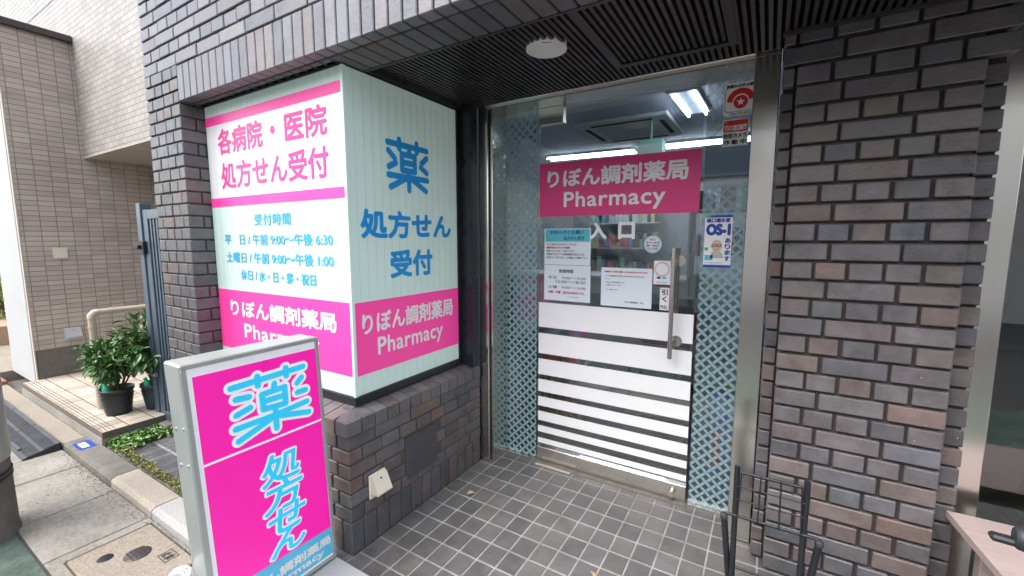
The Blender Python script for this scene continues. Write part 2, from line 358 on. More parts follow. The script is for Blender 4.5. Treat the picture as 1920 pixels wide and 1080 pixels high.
# charcoal tiled entrance floor, 100 mm tiles
def tilefloor(name, x0, x1, y0, y1, px, py, z, ox, oy, mt, gm, cols, gap=.007, skip=None, ch=.002):
    t = MB(); i0 = math.floor((x0 - ox) / px); j0 = math.floor((y0 - oy) / py)
    x = ox + i0 * px
    while x < x1 - 1e-6:
        y = oy + j0 * py
        while y < y1 - 1e-6:
            a, b, c, d = max(x, x0) + gap / 2, min(x + px, x1) - gap / 2, max(y, y0) + gap / 2, min(y + py, y1) - gap / 2
            if b - a > .008 and d - c > .008 and not (skip and skip((a + b) / 2, (c + d) / 2)):
                cc = random.choice(cols); k = random.uniform(.84, 1.14)
                t.box((a, c, z - .02), (b, d, z + random.uniform(-.0006, .0006)), tuple(q * k for q in cc), 0, ch)
            y += py
        x += px
    t.box((x0, y0, z - .045), (x1, y1, z - .0025), (1, 1, 1), 1)
    return tag(t.build(name, [mt, gm]), kind='structure')
FT = [(.105, .103, .104), (.098, .097, .099), (.112, .109, .108), (.092, .091, .093), (.108, .103, .100)]
tilefloor('entrance_floor', -1.56, 3.2, .965, 2.40, .1, .1205, 0, -.165, .98, M['ftile'], M['grout'], FT)
tilefloor('pavement', -3.93, -1.565, 1.0, 1.19, .067, .2, 0, -3.93, .80, M['ftile'], M['grout'], [(.105, .105, .112), (.095, .095, .103), (.115, .113, .118)], gap=.004)
tilefloor('side_pavement', -3.80, -3.30, 1.195, 1.45, .067, .2, 0, -3.93, 1.2, M['ftile'], M['grout'], [(.105, .105, .112), (.095, .095, .103), (.115, .113, .118)], gap=.004)
# beige porch of the neighbour: top z=.10
tilefloor('porch_floor', -6.0, -3.95, .985, 5.0, .108, .152, .10, -3.95, .985, M['ptile'], mat('porch_joint', (.12, .095, .078), .9),
          [(.50, .43, .36), (.46, .39, .325), (.53, .47, .40), (.43, .36, .30)], gap=.009)
p = MB(); p.box((-6.0, .98, -.05), (-3.95, 4.9, .052))
for k in range(4): p.box((-6.0, .992 + k * .022, .1005), (-3.97, .996 + k * .022, .1035), (1, 1, 1), 1)
tag(p.build('porch_base', [M['concrete'], M['concrete_d']]), kind='structure')
p = MB(); p.box((-9, .852, -.10), (-4.27, .978, -.008), ch=.006); p.box((-12, .985, -.1), (-6.92, 6, .05)); tag(p.build('sandy_pavement', M['sandy']), kind='structure')

# kerb stones
def kerb(x0, x1, mt, label):
    k = MB(); pr = [(.852, -.2), (.852, -.012), (.862, .000), (.880, .006), (.985, .006), (.985, -.2)]
    a = [V(x0 + .004, y, z) for y, z in pr]; b = [V(x1 - .004, y, z) for y, z in pr]; n = len(pr)
    k.mesh(a + b, [(i, (i + 1) % n, n + (i + 1) % n, n + i)[::-1] for i in range(n)] + [tuple(range(n)), tuple(range(2 * n - 1, n - 1, -1))])
    tag(k.build('kerb_stone', mt), label, 'kerb stone', 'kerb stones along the gutter')
kerb(-4.25, -3.36, M['concrete_d'], 'dark concrete kerb stone with the blue sticker on its far end')
kerb(-3.36, -2.78, M['granite_b'], 'beige granite kerb stone between the dark kerb and the grey speckled one')
kerb(-2.78, -2.05, M['granite'], 'grey speckled granite kerb stone just behind the standing pink sign')
k = MB(); k.box((-2.046, .852, -.2), (12, .962, .004), ch=.008); tag(k.build('kerb', M['granite']), kind='structure')
s = MB(); rect(s, V(-4.16, .875, .0065), X, Y, Z, 0, 0, .17, .09, 0); rect(s, V(-4.16, .875, .0065), X, Y, Z, .03, .02, .14, .06, 1, .0007)
rect(s, V(-4.16, .875, .0065), X, Y, Z, .04, .034, .13, .040, 2, .0014); rect(s, V(-4.16, .875, .0065), X, Y, Z, .04, .046, .13, .052, 0, .0014)
tag(s.build('kerb_sticker', [M['navy'], M['whitet'], M['red']]), 'small blue and white sticker stuck on the kerb beside the weeds', 'sticker')

# manhole cover
mh = thing('manhole_cover', 'square sandy concrete manhole cover with a round iron plate in the gutter', 'manhole cover', (-2.47, .67, -.046))
m = MB(); m.box((-2.72, .508, -.12), (-2.21, .828, -.040), ch=.006); m.build('slab', M['sandy'], mh)
m = MB(); m.lathe(V(-2.50, .70, -.0405), [(.001, .004), (.05, .004), (.053, .001), (.053, -.01)][::-1], seg=28)
for k in range(5): m.box((-2.54, .668 + k * .015, -.037), (-2.46, .674 + k * .015, -.0345))
m.build('iron_plate', M['cap'], mh)
m = MB(); m.lathe(V(-2.595, .61, -.0405), [(.03, -.01), (.03, .002), (.026, .003), (.001, .003)], seg=20); m.box((-2.61, .606, -.0375), (-2.58, .613, -.036)); m.build('lifting_hole', M['blackm'], mh)
m = MB()
for (a, b, c, d) in ((0, 0, .08, .003), (0, .057, .08, .06), (0, 0, .003, .06), (.077, 0, .08, .06)): rect(m, V(-2.40, .74, -.040), X, Y, Z, a, b, c, d, 0, 0, .002)
text(m, '止水', V(-2.40, .74, -.040), X, Y, Z, (.01, .008, .07, .052), .001, 0, lift=.002); m.build('stamp', M['cap'], mh)
m = MB(); m.box((-2.72, .5025, -.10), (-2.21, .5075, -.044)); m.box((-2.734, .5025, -.1), (-2.722, .834, -.044)); m.build('iron_rim', M['bark'], mh)

# rubber kerb ramps
def ramp(x0, x1, label):
    r = MB(); pr = [(.655, -.046), (.66, -.036), (.845, .010), (.848, -.046)]; n = 4
    a = [V(x0, y, z) for y, z in pr]; b = [V(x1, y, z) for y, z in pr]
    r.mesh(a + b, [(i, (i + 1) % n, n + (i + 1) % n, n + i)[::-1] for i in range(n)] + [tuple(range(n)), tuple(range(2 * n - 1, n - 1, -1))])
    k = x0 + .02
    while k < x1 - .02:
        for (ya, yb) in ((.68, .74), (.76, .82)):
            za = -.036 + (ya - .66) * .249; zb = -.036 + (yb - .66) * .249
            r.obox(V(k, ya, za), X * .016, V(0, yb - ya, zb - za), V(0, 0, .004))
        k += .034
    r.obox(V(x0 + .18, .67, -.033), X * .22, V(0, .02, .005), V(0, 0, .012), ch=.004)
    tag(r.build('kerb_ramp', M['rubber']), label, 'kerb ramp', 'black rubber kerb ramps')
ramp(-4.86, -4.27, 'black rubber kerb ramp nearest the blue kerb sticker, its end wedge showing')
ramp(-5.47, -4.87, 'black rubber kerb ramp in the middle of the row beside the porch')
ramp(-6.08, -5.48, 'black rubber kerb ramp farthest along the row, half hidden by the pole')

# ================================================================== PHARMACY BUILDING
bld = thing('pharmacy_building', 'dark brown brick pharmacy front with a slatted black porch ceiling', 'building', (-1.5, 1.3, 0))
CP = .0692
NY = -Y
# --- left pier (front y=1.182, X -3.29..-2.875, reveal to y=1.30)
b = MB(); z = 0.0; i = 0
while z < 2.41:
    h = CP
    if i % 2 == 0:
        course(b, V(-3.29, 1.182, z), X, Z, NY, [.085, .150, .120], h)
        b.obox(V(-2.935, 1.182, z), X * .060, Y * .075, Z * (h - .008), bc(), 0, .0035)      # corner brick
        b.brick(V(-2.875, 1.265, z), Y, Z, X, .045, h - .008, .03, bc())
    else:
        course(b, V(-3.29, 1.182, z), X, Z, NY, [.125, .095, .098], h)
        b.obox(V(-2.972, 1.182, z), X * .097, Y * .128, Z * (h - .008), bc(), 0, .0035)
    z += h; i += 1
b.box((-3.286, 1.190, -.06), (-2.883, 1.318, 2.41), (1, 1, 1), 1)
b.build('brick_pier', [M['brick'], M['mortar']], bld)
# --- lintel: soldier course, soffit and running courses above
b = MB(); k = 0; x = -2.872
while x < 3.3:
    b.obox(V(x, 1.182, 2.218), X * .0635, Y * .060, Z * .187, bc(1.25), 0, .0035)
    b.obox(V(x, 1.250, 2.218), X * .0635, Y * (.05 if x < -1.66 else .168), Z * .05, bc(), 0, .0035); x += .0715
z = 2.412; i = 0
while z < 4.2:
    x = -3.29 - (.0 if i % 2 else .05); ws = []
    while x < 3.2:
        wd = (.118 if i % 2 else .236); 
        if x < -3.29: wd -= .05; x = -3.29
        ws.append(wd); x += wd
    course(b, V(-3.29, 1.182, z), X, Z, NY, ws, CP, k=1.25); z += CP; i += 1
b.box((-3.286, 1.190, 2.226), (3.3, 1.296, 4.2), (1, 1, 1), 1); b.box((-1.66, 1.2965, 2.226), (3.3, 1.414, 2.6), (1, 1, 1), 1)
b.build('brick_lintel', [M['brick'], M['mortar']], bld)
b = MB(); b.box((-3.28, 1.42, 2.55), (3.4, 7.6, 4.2)); b.box((-3.28, 1.30, 2.62), (3.4, 1.418, 4.2)); b.box((-3.28, 1.183, 4.205), (3.4, 7.6, 9)); b.build('upper_wall', M['mortar'], bld)
# --- low base wall
b = MB(); L = 1.182; XF = -1.56
levels = [.163 + .0690 * k for k in range(7)]                       # .163 ... .577
x = XF - .002; 
# soldier bricks at the foot
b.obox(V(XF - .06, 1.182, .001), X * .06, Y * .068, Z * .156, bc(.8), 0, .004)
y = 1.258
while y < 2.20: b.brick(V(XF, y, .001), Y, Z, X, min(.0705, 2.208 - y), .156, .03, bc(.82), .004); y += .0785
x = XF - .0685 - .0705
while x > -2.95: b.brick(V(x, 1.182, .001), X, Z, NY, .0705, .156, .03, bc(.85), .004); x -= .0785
for i, z in enumerate(levels[:6]):
    cw = (.118, .075) if i % 2 == 0 else (.078, .118)
    b.obox(V(XF - cw[0] + .004, 1.182, z), X * (cw[0] - .004), Y * (cw[1] + .035 * (i % 2)), Z * (CP - .008), bc(.9), 0, .004)
    y = 1.182 + cw[1] + .035 * (i % 2) + .008
    pat = [.118] if i % 2 == 0 else [.236]
    while y < 2.205:
        wd = pat[0]; wd = min(wd, 2.21 - y)
        if not (1.52 < y + wd / 2 < 1.78 and .19 < z < .42):
            # trim against the smooth dark plate
            y2 = y + wd
            if .19 < z < .42:
                if y < 1.53 < y2: y2 = 1.534
            if y2 - y > .02: b.brick(V(XF, y, z), Y, Z, X, y2 - y - .008, CP - .008, .03, bc(.9), .0035)
        y += wd
    x = XF - cw[0]
    while x > -2.85:
        wd = .118 if i % 2 else .236; x -= wd
        b.brick(V(x, 1.182, z), X, Z, NY, wd - .008, CP - .008, .03, bc(.9), .0035)
b.box((-2.875, 1.190, -.06), (XF - .008, 2.206, .568), (1, 1, 1), 1)
# sloping cap bricks (top falls outwards)
def capbrick(o, u, w_, n, col):
    pr = [(0, .572), (0, .637), (.012, .641), (.135, .662), (.135, .572)]   # distance behind the face, z
    a = [o - n * d + Z * zz for d, zz in pr]; bb = [q + u * w_ for q in a]; nn = 5
    fs = [(i, (i + 1) % nn, nn + (i + 1) % nn, nn + i) for i in range(nn)] + [tuple(range(nn))[::-1], tuple(range(nn, 2 * nn))]
    cen = sum(a + bb, V(0, 0, 0)) / 10; allv = a + bb; G = []
    for f in fs:
        pp = [allv[t] for t in f]; nr = (pp[1] - pp[0]).cross(pp[2] - pp[0]); mm = sum(pp, V(0, 0, 0)) / len(pp); G.append(f if nr.dot(mm - cen) > 0 else f[::-1])
    b.mesh(allv, G, col)
y = 1.262
while y < 2.19: capbrick(V(XF + .004, y, 0), Y, min(.0715, 2.206 - y), X, bc()); y += .0785
x = XF - .08
while x > -2.83: x -= .0785; capbrick(V(x, 1.178, 0), X, .0715, NY, bc(1.05))
c0 = V(XF + .004, 1.178, 0)
pts = [c0 + V(0, 0, .572), c0 + V(0, .078, .572), c0 + V(-.078, 0, .572), c0 + V(0, 0, .637), c0 + V(0, .078, .637), c0 + V(-.078, 0, .637), c0 + V(-.118, .118, .660), c0 + V(-.118, .118, .572)]
b.mesh(pts, [(0, 1, 4, 3), (2, 0, 3, 5), (3, 4, 6), (5, 3, 6), (4, 1, 7, 6), (2, 5, 6, 7)], bc(.95))
b.box((-2.87, 1.19, .569), (-1.59, 2.20, .628), (1, 1, 1), 1)
b.box((-2.87, 1.30, .6285), (-1.68, 2.20, .656), (1, 1, 1), 1)
bw = b.build('base_wall', [M['brick'], M['mortar_l']], bld)
b = MB(); b.obox(V(XF - .02, 1.532, .194), X * .0225, Y * .246, Z * .228, ch=.003); b.build('cover_plate', mat('smooth_slate_plate', (.062, .060, .068), .5, nscale=18, namp=.3, specks=.2), bw)
# --- brick pillar right of the door
b = MB(); PY = 2.055; ph = .0752
rows = 28; z0 = 2.045 - 27 * ph
for i in range(-3, 31):
    z = 2.047 - i * ph - ph
    if z < -.05: break
    if z < .001: hh = ph + z; z = .001
    else: hh = ph
    if hh < .03: continue
    wide = i < 0
    xa, xb = (.006, .655) if wide else (.055, .583)
    tw = xb - xa
    if i % 2 == 0: ws = [.152, .212, tw - .152 - .212 + .008]
    else: ws = [.106, .107, .108, .107, tw - .428 + .008]
    if wide:
        ws = [.20, .235, tw - .435 + .008] if i % 2 == 0 else [.05, .117, .118, .117, .118, tw - .52 + .008]
    if i >= 27: ws = [.062, .07, .075, .075, .075, .075, tw - .432 + .008]
    course(b, V(xa, PY, z), X, Z, NY, ws, hh, .05, joint=.0115)
    if not wide:
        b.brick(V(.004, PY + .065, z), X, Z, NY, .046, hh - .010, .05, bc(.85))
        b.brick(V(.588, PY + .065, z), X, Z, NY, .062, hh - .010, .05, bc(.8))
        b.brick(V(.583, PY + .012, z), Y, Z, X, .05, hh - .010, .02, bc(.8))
b.box((.012, PY + .085, -.05), (.645, PY + .16, 2.5), (1, 1, 1), 1); b.box((.070, PY + .020, -.05), (.568, PY + .0845, 2.5), (1, 1, 1), 1)
b.build('brick_pillar', [M['brick'], M['mortar']], bld)
# --- slatted ceiling
HX0, HX1, HY0, HY1 = -.641, -.167, 1.30, 2.045
b = MB(); x = -1.63
while x < 3.2:
    inh = HX0 - .004 < x + .007 < HX1 + .004
    y1 = 2.05 if x > .0 and x < .66 else 2.205
    if inh:
        b.box((x, 2.052, 2.245), (x + .0135, y1, 2.270)); b.box((x, HY0 + .15, 2.245), (x + .0135, 2.010, 2.270))
    elif abs(x + .0067 + .851) < .086:
        hw = math.sqrt(max(0, .088 ** 2 - (x + .0067 + .851) ** 2))
        b.box((x, 1.43, 2.245), (x + .0135, 1.703 - hw, 2.270)); b.box((x, 1.703 + hw, 2.245), (x + .0135, y1, 2.270))
    else: b.box((x, 1.43, 2.245), (x + .0135, y1, 2.270))
    x += .0268
b.box((-1.66, 1.418, 2.216), (3.25, 1.430, 2.29)); b.box((-1.66, 1.32, 2.222), (-1.632, 2.21, 2.29)); b.box((-1.63, 1.431, 2.236), (3.25, 1.446, 2.244))
b.box((-1.66, 1.43, 2.291), (3.25, 2.5, 2.30), (1, 1, 1), 1); b.box((.0, 2.036, 2.232), (.70, 2.0535, 2.245))
cl = b.build('slatted_ceiling', [M['slat'], M['void']], bld)
b = MB()
b.box((HX0 - .012, 1.446, 2.2395), (HX0 + .020, 2.050, 2.2445)); b.box((HX1 - .020, 1.446, 2.2395), (HX1 + .012, 2.050, 2.2445)); b.box((HX0 + .021, 2.018, 2.2395), (HX1 - .021, 2.050, 2.2445)); b.box((HX0 + .021, 1.446, 2.2395), (HX1 - .021, 1.478, 2.2445))
b.build('access_hatch', M['slat'], cl)
# room shell behind the glass
b = MB()
b.box((-4.6, 2.43, -.06), (3.2, 7.5, -.004), (1, 1, 1), 2)
b.box((-4.6, 7.5, -.06), (3.2, 7.6, 2.5)); b.box((-4.7, 2.42, -.06), (-4.6, 7.6, 2.5)); b.box((.22, 2.43, -.06), (.30, 7.5, 2.5))
b.box((-4.6, 2.34, -.06), (-1.575, 2.42, 2.5)); b.box((3.2, 2.42, -.06), (3.3, 7.6, 2.5)); b.box((-4.6, 2.43, 2.405), (3.2, 7.5, 2.50), (1, 1, 1), 1)
b.build('room_shell', [M['room'], M['roomc'], M['carpet']], bld)

# ceiling downlight
d = thing('downlight', 'round white recessed downlight, unlit, in the black slatted ceiling', 'ceiling light', (-.851, 1.703, 2.245))
b = MB(); o = V(-.851, 1.703, 2.245); b.lathe(o, [(.078, -.004), (.086, -.004), (.086, .03)], seg=36); b.build('trim_ring', M['lamp'], d)
b = MB(); b.lathe(o, [(.078, -.004), (.066, .03), (.040, .055), (.001, .056)], seg=36); b.build('reflector', M['lamp'], d)
b = MB(); b.lathe(o, [(.034, .048), (.030, .040), (.001, .038)], seg=24); b.build('diffuser', M['white'], d)

# ================================================================== CORNER SIGN (mint panels round the corner)
cs = thing('corner_sign', 'pale mint corner sign box on the low brick wall with pink bands and blue lettering', 'shop sign', (-1.65, 1.308, .66))
SF, SX = 1.308, -1.65
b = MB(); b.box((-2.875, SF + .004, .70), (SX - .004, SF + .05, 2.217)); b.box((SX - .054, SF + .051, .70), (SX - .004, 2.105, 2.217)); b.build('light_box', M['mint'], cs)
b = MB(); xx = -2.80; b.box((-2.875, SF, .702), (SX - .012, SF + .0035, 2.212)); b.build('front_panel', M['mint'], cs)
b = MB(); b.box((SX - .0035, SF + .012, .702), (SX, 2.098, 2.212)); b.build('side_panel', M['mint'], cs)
seam = mat('panel_seam', (.45, .585, .535), .5)
b = MB(); x = -2.84
while x < -1.67: b.box((x, SF - .0003, .704), (x + .0018, SF, 2.210)); x += .052
b.build('front_seams', seam, cs)
b = MB(); y = SF + .05
while y < 2.09: b.box((SX, y, .704), (SX + .0003, y + .0018, 2.210)); y += .052
b.build('side_seams', seam, cs)
b = MB()
b.box((-2.935, SF - .012, .660), (-2.876, SF + .03, 2.217)); b.box((-2.876, SF - .012, .660), (SX + .010, SF + .03, .700)); b.box((SX - .03, SF + .0301, .660), (SX + .010, 2.105, .700))
b.box((-2.935, SF - .03, 2.2180), (SX, SF + .06, 2.2258)); b.box((-2.876, SF - .006, 2.2135), (SX - .001, SF + .03, 2.2175)); b.box((SX - .03, 2.100, .700), (SX + .008, 2.135, 2.245)); b.box((SX - .03, SF, 2.2135), (SX + .004, 2.10, 2.245))
b.box((SX - .012, SF - .004, .7005), (SX + .003, SF + .012, 2.213), (1, 1, 1), 1)
b.build('frame', [M['blackm'], M['mint']], cs)
b = MB(); b.box((SX - .03, 2.1355, .640), (-1.566, 2.20, 2.245)); b.build('return_panel', M['panel_dark'], cs)
O = V(0, SF, 0)
def R2(mb, x0, z0, x1, z1, mi, lift=.0008): rect(mb, O, X, Z, NY, x0, z0, x1, z1, mi, lift)
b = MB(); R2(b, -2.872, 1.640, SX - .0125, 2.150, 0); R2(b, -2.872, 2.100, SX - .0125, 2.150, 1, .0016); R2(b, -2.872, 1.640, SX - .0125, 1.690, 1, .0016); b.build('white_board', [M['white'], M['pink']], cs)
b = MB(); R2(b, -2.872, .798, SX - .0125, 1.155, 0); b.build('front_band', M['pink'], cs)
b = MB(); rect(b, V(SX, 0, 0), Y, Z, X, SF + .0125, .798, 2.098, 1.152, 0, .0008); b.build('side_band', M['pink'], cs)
def T(mb, s, box, r, mi=0, lift=.0024, sp=1.0): text(mb, s, O, X, Z, NY, box, r, mi, 0, lift, sp)
b = MB(); T(b, '各病院', (-2.749, 1.930, -2.295, 2.072), .0042); b.build('pink_lettering', M['pinkt'], cs); b = MB(); T(b, '・', (-2.222, 1.985, -2.182, 2.025), .0042); b.build('pink_dot', M['pinkt'], cs); b = MB(); T(b, '医院', (-2.098, 1.930, -1.767, 2.072), .0042); b.build('pink_lettering', M['pinkt'], cs); b = MB(); T(b, '処方せん受付', (-2.738, 1.737, -1.767, 1.886), .0042); b.build('pink_lettering', M['pinkt'], cs)
b = MB(); T(b, '受付時間', (-2.424, 1.526, -2.090, 1.588), .0014, sp=1.1); T(b, '平　日 / 午前 9:00～午後 6:30', (-2.751, 1.420, -1.765, 1.482), .0014)
T(b, '土曜日 / 午前 9:00～午後 1:00', (-2.747, 1.318, -1.767, 1.380), .0014); T(b, '休日 / 水・日・祭・祝日', (-2.598, 1.220, -1.909, 1.280), .0014); b.build('hours_lettering', M['cyan_s'], cs)
b = MB(); T(b, 'りぼん調剤薬局', (-2.740, 1.000, -1.767, 1.100), .0034); T(b, 'Pharmacy', (-2.602, .856, -1.905, .965), .0026, sp=1.07)
b.build('front_name_lettering', M['whitet'], cs)
def S(mb, s, box, r, mi=0, lift=.0024, sp=1.0): text(mb, s, V(SX, 0, 0), Y, Z, X, box, r, mi, 0, lift, sp)
b = MB(); strokes(b, YAKU, V(SX, 0, 0), Y, Z, X, (1.540, 1.695, 1.854, 1.968), .0155, 0, .0024); b.build('blue_lettering', M['blue'], cs); b = MB(); S(b, '処方せん', (1.370, 1.455, 2.037, 1.597), .0058); b.build('blue_lettering', M['blue'], cs); b = MB(); S(b, '受付', (1.547, 1.252, 1.868, 1.398), .0058); b.build('blue_lettering', M['blue'], cs)
b = MB(); S(b, 'りぼん調剤薬局', (1.358, .990, 2.043, 1.098), .0034); S(b, 'Pharmacy', (1.449, .848, 1.946, .966), .0026, sp=1.07); b.build('side_name_lettering', M['whitet'], cs)

# ================================================================== GLASS ENTRANCE
GY = 2.404
en = thing('glass_entrance', 'glass pharmacy entrance in a brushed steel frame with lattice side panes', 'entrance', (-.8, GY, 0))
b = MB()
b.box((-1.565, 2.214, .001), (-1.500, 2.395, 2.245), ch=.003); b.build('jamb', M['steel'], en)
b = MB(); b.box((-1.492, 2.235, .001), (-1.478, 2.395, 2.235), ch=.002); b.build('jamb_trim', M['steel'], en)
b = MB(); b.box((-.0985, 2.214, .001), (.000, 2.46, 2.231), ch=.003); b.build('jamb', M['steel'], en)
b = MB(); b.box((-1.499, 2.25, .001), (-1.4925, 2.395, 2.235)); b.build('jamb_groove', M['steel_d'], en)
b = MB(); b.box((-1.56, 2.214, 2.246), (.003, 2.46, 2.272), ch=.003); b.box((-1.50, 2.24, 2.2325), (-.099, 2.46, 2.2455)); b.box((-.0985, 2.213, 2.2315), (.0, 2.30, 2.2455)); b.build('head_rail', M['steel_h'], en)
b = MB(); b.box((-1.55, GY - .03, .001), (-1.245, GY + .03, .010)); b.build('threshold', M['steel_h'], en); b = MB(); b.box((-.31, GY - .03, .001), (-.10, GY + .03, .012)); b.build('threshold', M['steel_h'], en); b = MB(); b.box((-1.245, GY - .05, -.02), (-.31, GY + .03, .0045)); b.build('threshold', M['concrete_d'], en)
# side panes
lat = MB()
def clip(poly, x0, y0, x1, y1):
    for ax, val, sg in ((0, x0, 1), (0, x1, -1), (1, y0, 1), (1, y1, -1)):
        out = []
        for i in range(len(poly)):
            a, c = poly[i], poly[(i + 1) % len(poly)]; ia = (a[ax] - val) * sg >= 0; ic = (c[ax] - val) * sg >= 0
            if ia: out.append(a)
            if ia != ic:
                t = (val - a[ax]) / (c[ax] - a[ax]); out.append((a[0] + (c[0] - a[0]) * t, a[1] + (c[1] - a[1]) * t))
        poly = out
        if not poly: return []
    return poly
def weave(mb, x0, z0, x1, z1, s=.0385, wd=.0142, gaps=()):
    q = math.sqrt(.5); n = int((z1 - z0 + x1 - x0) / s) + 6
    for fam in (0, 1):
        for i in range(-n, n):
            for j in range(-n, n):
                if (i + j) % 2 != fam: continue
                # this family passes over at crossing (i,j): covers one pitch either side
                if fam == 0: a0, a1, c0, c1 = (i - 1) * s + wd / 2 + .0022, (i + 1) * s - wd / 2 - .0022, j * s - wd / 2, j * s + wd / 2
                else: a0, a1, c0, c1 = i * s - wd / 2, i * s + wd / 2, (j - 1) * s + wd / 2 + .0022, (j + 1) * s - wd / 2 - .0022
                pl = [(a0, c0), (a1, c0), (a1, c1), (a0, c1)]
                pl = [(x0 + (a - c) * q, z0 + (a + c) * q) for a, c in pl]
                pl = clip(pl, x0, z0, x1, z1)
                if len(pl) < 3: continue
                zc = sum(p[1] for p in pl) / len(pl)
                if any(g0 < zc < g1 for g0, g1 in gaps): continue
                mb.face([(p[0], GY - .002, p[1]) for p in pl])
b = MB(); b.box((-1.548, GY, .011), (-1.250, GY + .008, 2.232)); pl = b.build('side_pane', M['glass'], en)
b = MB(); weave(b, -1.546, .012, -1.252, 2.228); b.build('lattice_film', M['lattice'], pl)
b = MB(); b.box((-.305, GY, .013), (-.0985, GY + .008, 2.232)); pr = b.build('side_pane', M['glass'], en)
b = MB(); weave(b, -.303, .014, -.100, 1.72); b.build('lattice_film', M['lattice'], pr); b = MB(); weave(b, -.303, 1.93, -.100, 2.228); b.build('upper_lattice_film', M['frost'], pr)
b = MB(); b.face([(-.303, GY + .012, 1.70), (-.10, GY + .012, 1.70), (-.10, GY + .012, 2.05), (-.303, GY + .012, 2.05)]); b.build('frosted_band', M['frost'], pr)
# door leaf
b = MB(); b.box((-1.240, GY, .10), (-.318, GY + .010, 2.228)); dl = b.build('door_leaf', M['glass'], en)
b = MB(); b.box((-1.240, GY - .014, .008), (-.318, GY + .024, .098), ch=.002); b.build('bottom_rail', M['steel_h'], dl)
b = MB(); b.box((-1.242, GY - .016, 2.135), (-1.08, GY + .026, 2.232), ch=.002); b.box((-1.235, GY - .0175, 2.165), (-1.087, GY - .0165, 2.168), (1, 1, 1), 1); b.build('pivot_fitting', [M['steel_h'], M['steel_d']], dl)
b = MB(); b.tube([(-.39, GY - .014, .045), (-.39, GY - .040, .045)], .014, seg=16); b.tube([(-.39, GY - .040, .045), (-.39, GY - .046, .045)], [.019, .016], seg=16); b.build('floor_lock', M['steel'], dl)
b = MB()
for za, zb in ((.897, 1.055), (.724, .856), (.585, .688), (.471, .552), (.374, .436), (.275, .337), (.197, .239), (.122, .156)):
    b.box((-1.238, GY - .0025, za), (-.320, GY - .0005, zb))
b.build('white_stripes', M['white'], dl)
b = MB(); D = V(0, GY - .001, 0)
text(b, '入', D, X, Z, NY, (-.908, 1.452, -.804, 1.548), .0048, lift=.001); b.build('entrance_letter', M['whitet'], dl)
b = MB(); text(b, '口', D, X, Z, NY, (-.738, 1.452, -.643, 1.548), .0048, lift=.001); b.build('entrance_letter', M['whitet'], dl)
b = MB(); b.tube([(-.423, GY - .062, .818), (-.423, GY - .062, 1.405)], .0125, seg=18); b.tube([(-.423, GY + .07, .818), (-.423, GY + .07, 1.405)], .0125, seg=18)
for z in (.905, 1.338):
    b.tube([(-.423, GY - .062, z), (-.423, GY + .07, z)], .008, seg=12); b.tube([(-.402, GY - .001, z), (-.402, GY - .006, z)], .030, seg=28); b.tube([(-.423, GY + .011, z), (-.423, GY + .016, z)], .026, seg=24)
b.build('handle', M['steel'], dl)

# pink name banner and papers on the door
def sheet(name, box, mats, draw, label, cat, group=None, dy=.0035, t=.0008):
    b = MB(); o = V(0, GY - dy, 0); x0, z0, x1, z1 = box; rect(b, o, X, Z, NY, x0, z0, x1, z1, 0, 0, t)
    draw(b, o, lambda s, bx, r=0, mi=1, sp=1.0, lf=.0016: text(b, s, o, X, Z, NY, bx, r, mi, 0, lf, sp, 8), lambda a, c, d, e, mi, lf=.0009: rect(b, o, X, Z, NY, a, c, d, e, mi, lf, .0005))
    return tag(b.build(name, mats), label, cat, group)
def dr(b, o, t, q):
    t('りぼん調剤薬局', (-1.183, 1.760, -.378, 1.868), .0036); t('Pharmacy', (-1.074, 1.615, -.487, 1.732), .0026, sp=1.07)
sheet('door_banner', (-1.237, 1.589, -.319, 1.908), [M['pink_d'], M['whitet']], dr, 'pink name banner with white lettering across the glass door', 'banner')
def dr(b, o, t, q):
    q(-1.193, 1.437, -.905, 1.512, 1)
    t('お知らせとお願い', (-1.16, 1.482, -.94, 1.506), .0006, 4); t('処方せん受付', (-1.07, 1.446, -.94, 1.470), .0006, 4)
    for k, (s, mi) in enumerate((('いつもご利用いただきありがとうございます', 2), ('感染症予防のためマスクの着用を', 3), ('お願いいたします。ご協力ください', 2), ('当薬局ではすべての医療機関の処方せんを', 2), ('お受けしております。お気軽にご相談下さい', 2))):
        t(s, (-1.186, 1.414 - k * .020, -1.186 + (.20, .16, .19, .25, .27)[k], 1.428 - k * .020), .0004, mi)
sheet('notice_sheet', (-1.200, 1.297, -.899, 1.516), [M['paper'], M['teal'], M['grey_print'], M['red'], M['navy']], dr, 'notice sheet with a teal heading at upper left of the door papers', 'notice', 'paper notices on the door')
def dr(b, o, t, q):
    t('営業時間', (-1.10, 1.247, -1.005, 1.270), .0012, 1); t('平日　9:00～13:30', (-1.172, 1.208, -.925, 1.226), .0005, 1); t('15:00～18:30', (-1.122, 1.184, -.925, 1.202), .0005, 1)
    t('土曜　9:00～13:00', (-1.172, 1.150, -.925, 1.168), .0005, 1); t('水曜・日曜・祝日はお休みです。', (-1.172, 1.118, -.93, 1.136), .0005, 2); t('りぼん調剤薬局', (-1.04, 1.098, -.97, 1.106), 0, 1)
sheet('notice_sheet', (-1.200, 1.075, -.896, 1.294), [M['paper'], M['grey_print'], M['red']], dr, 'opening hours sheet headed in bold print, below the teal headed notice', 'notice', 'paper notices on the door')
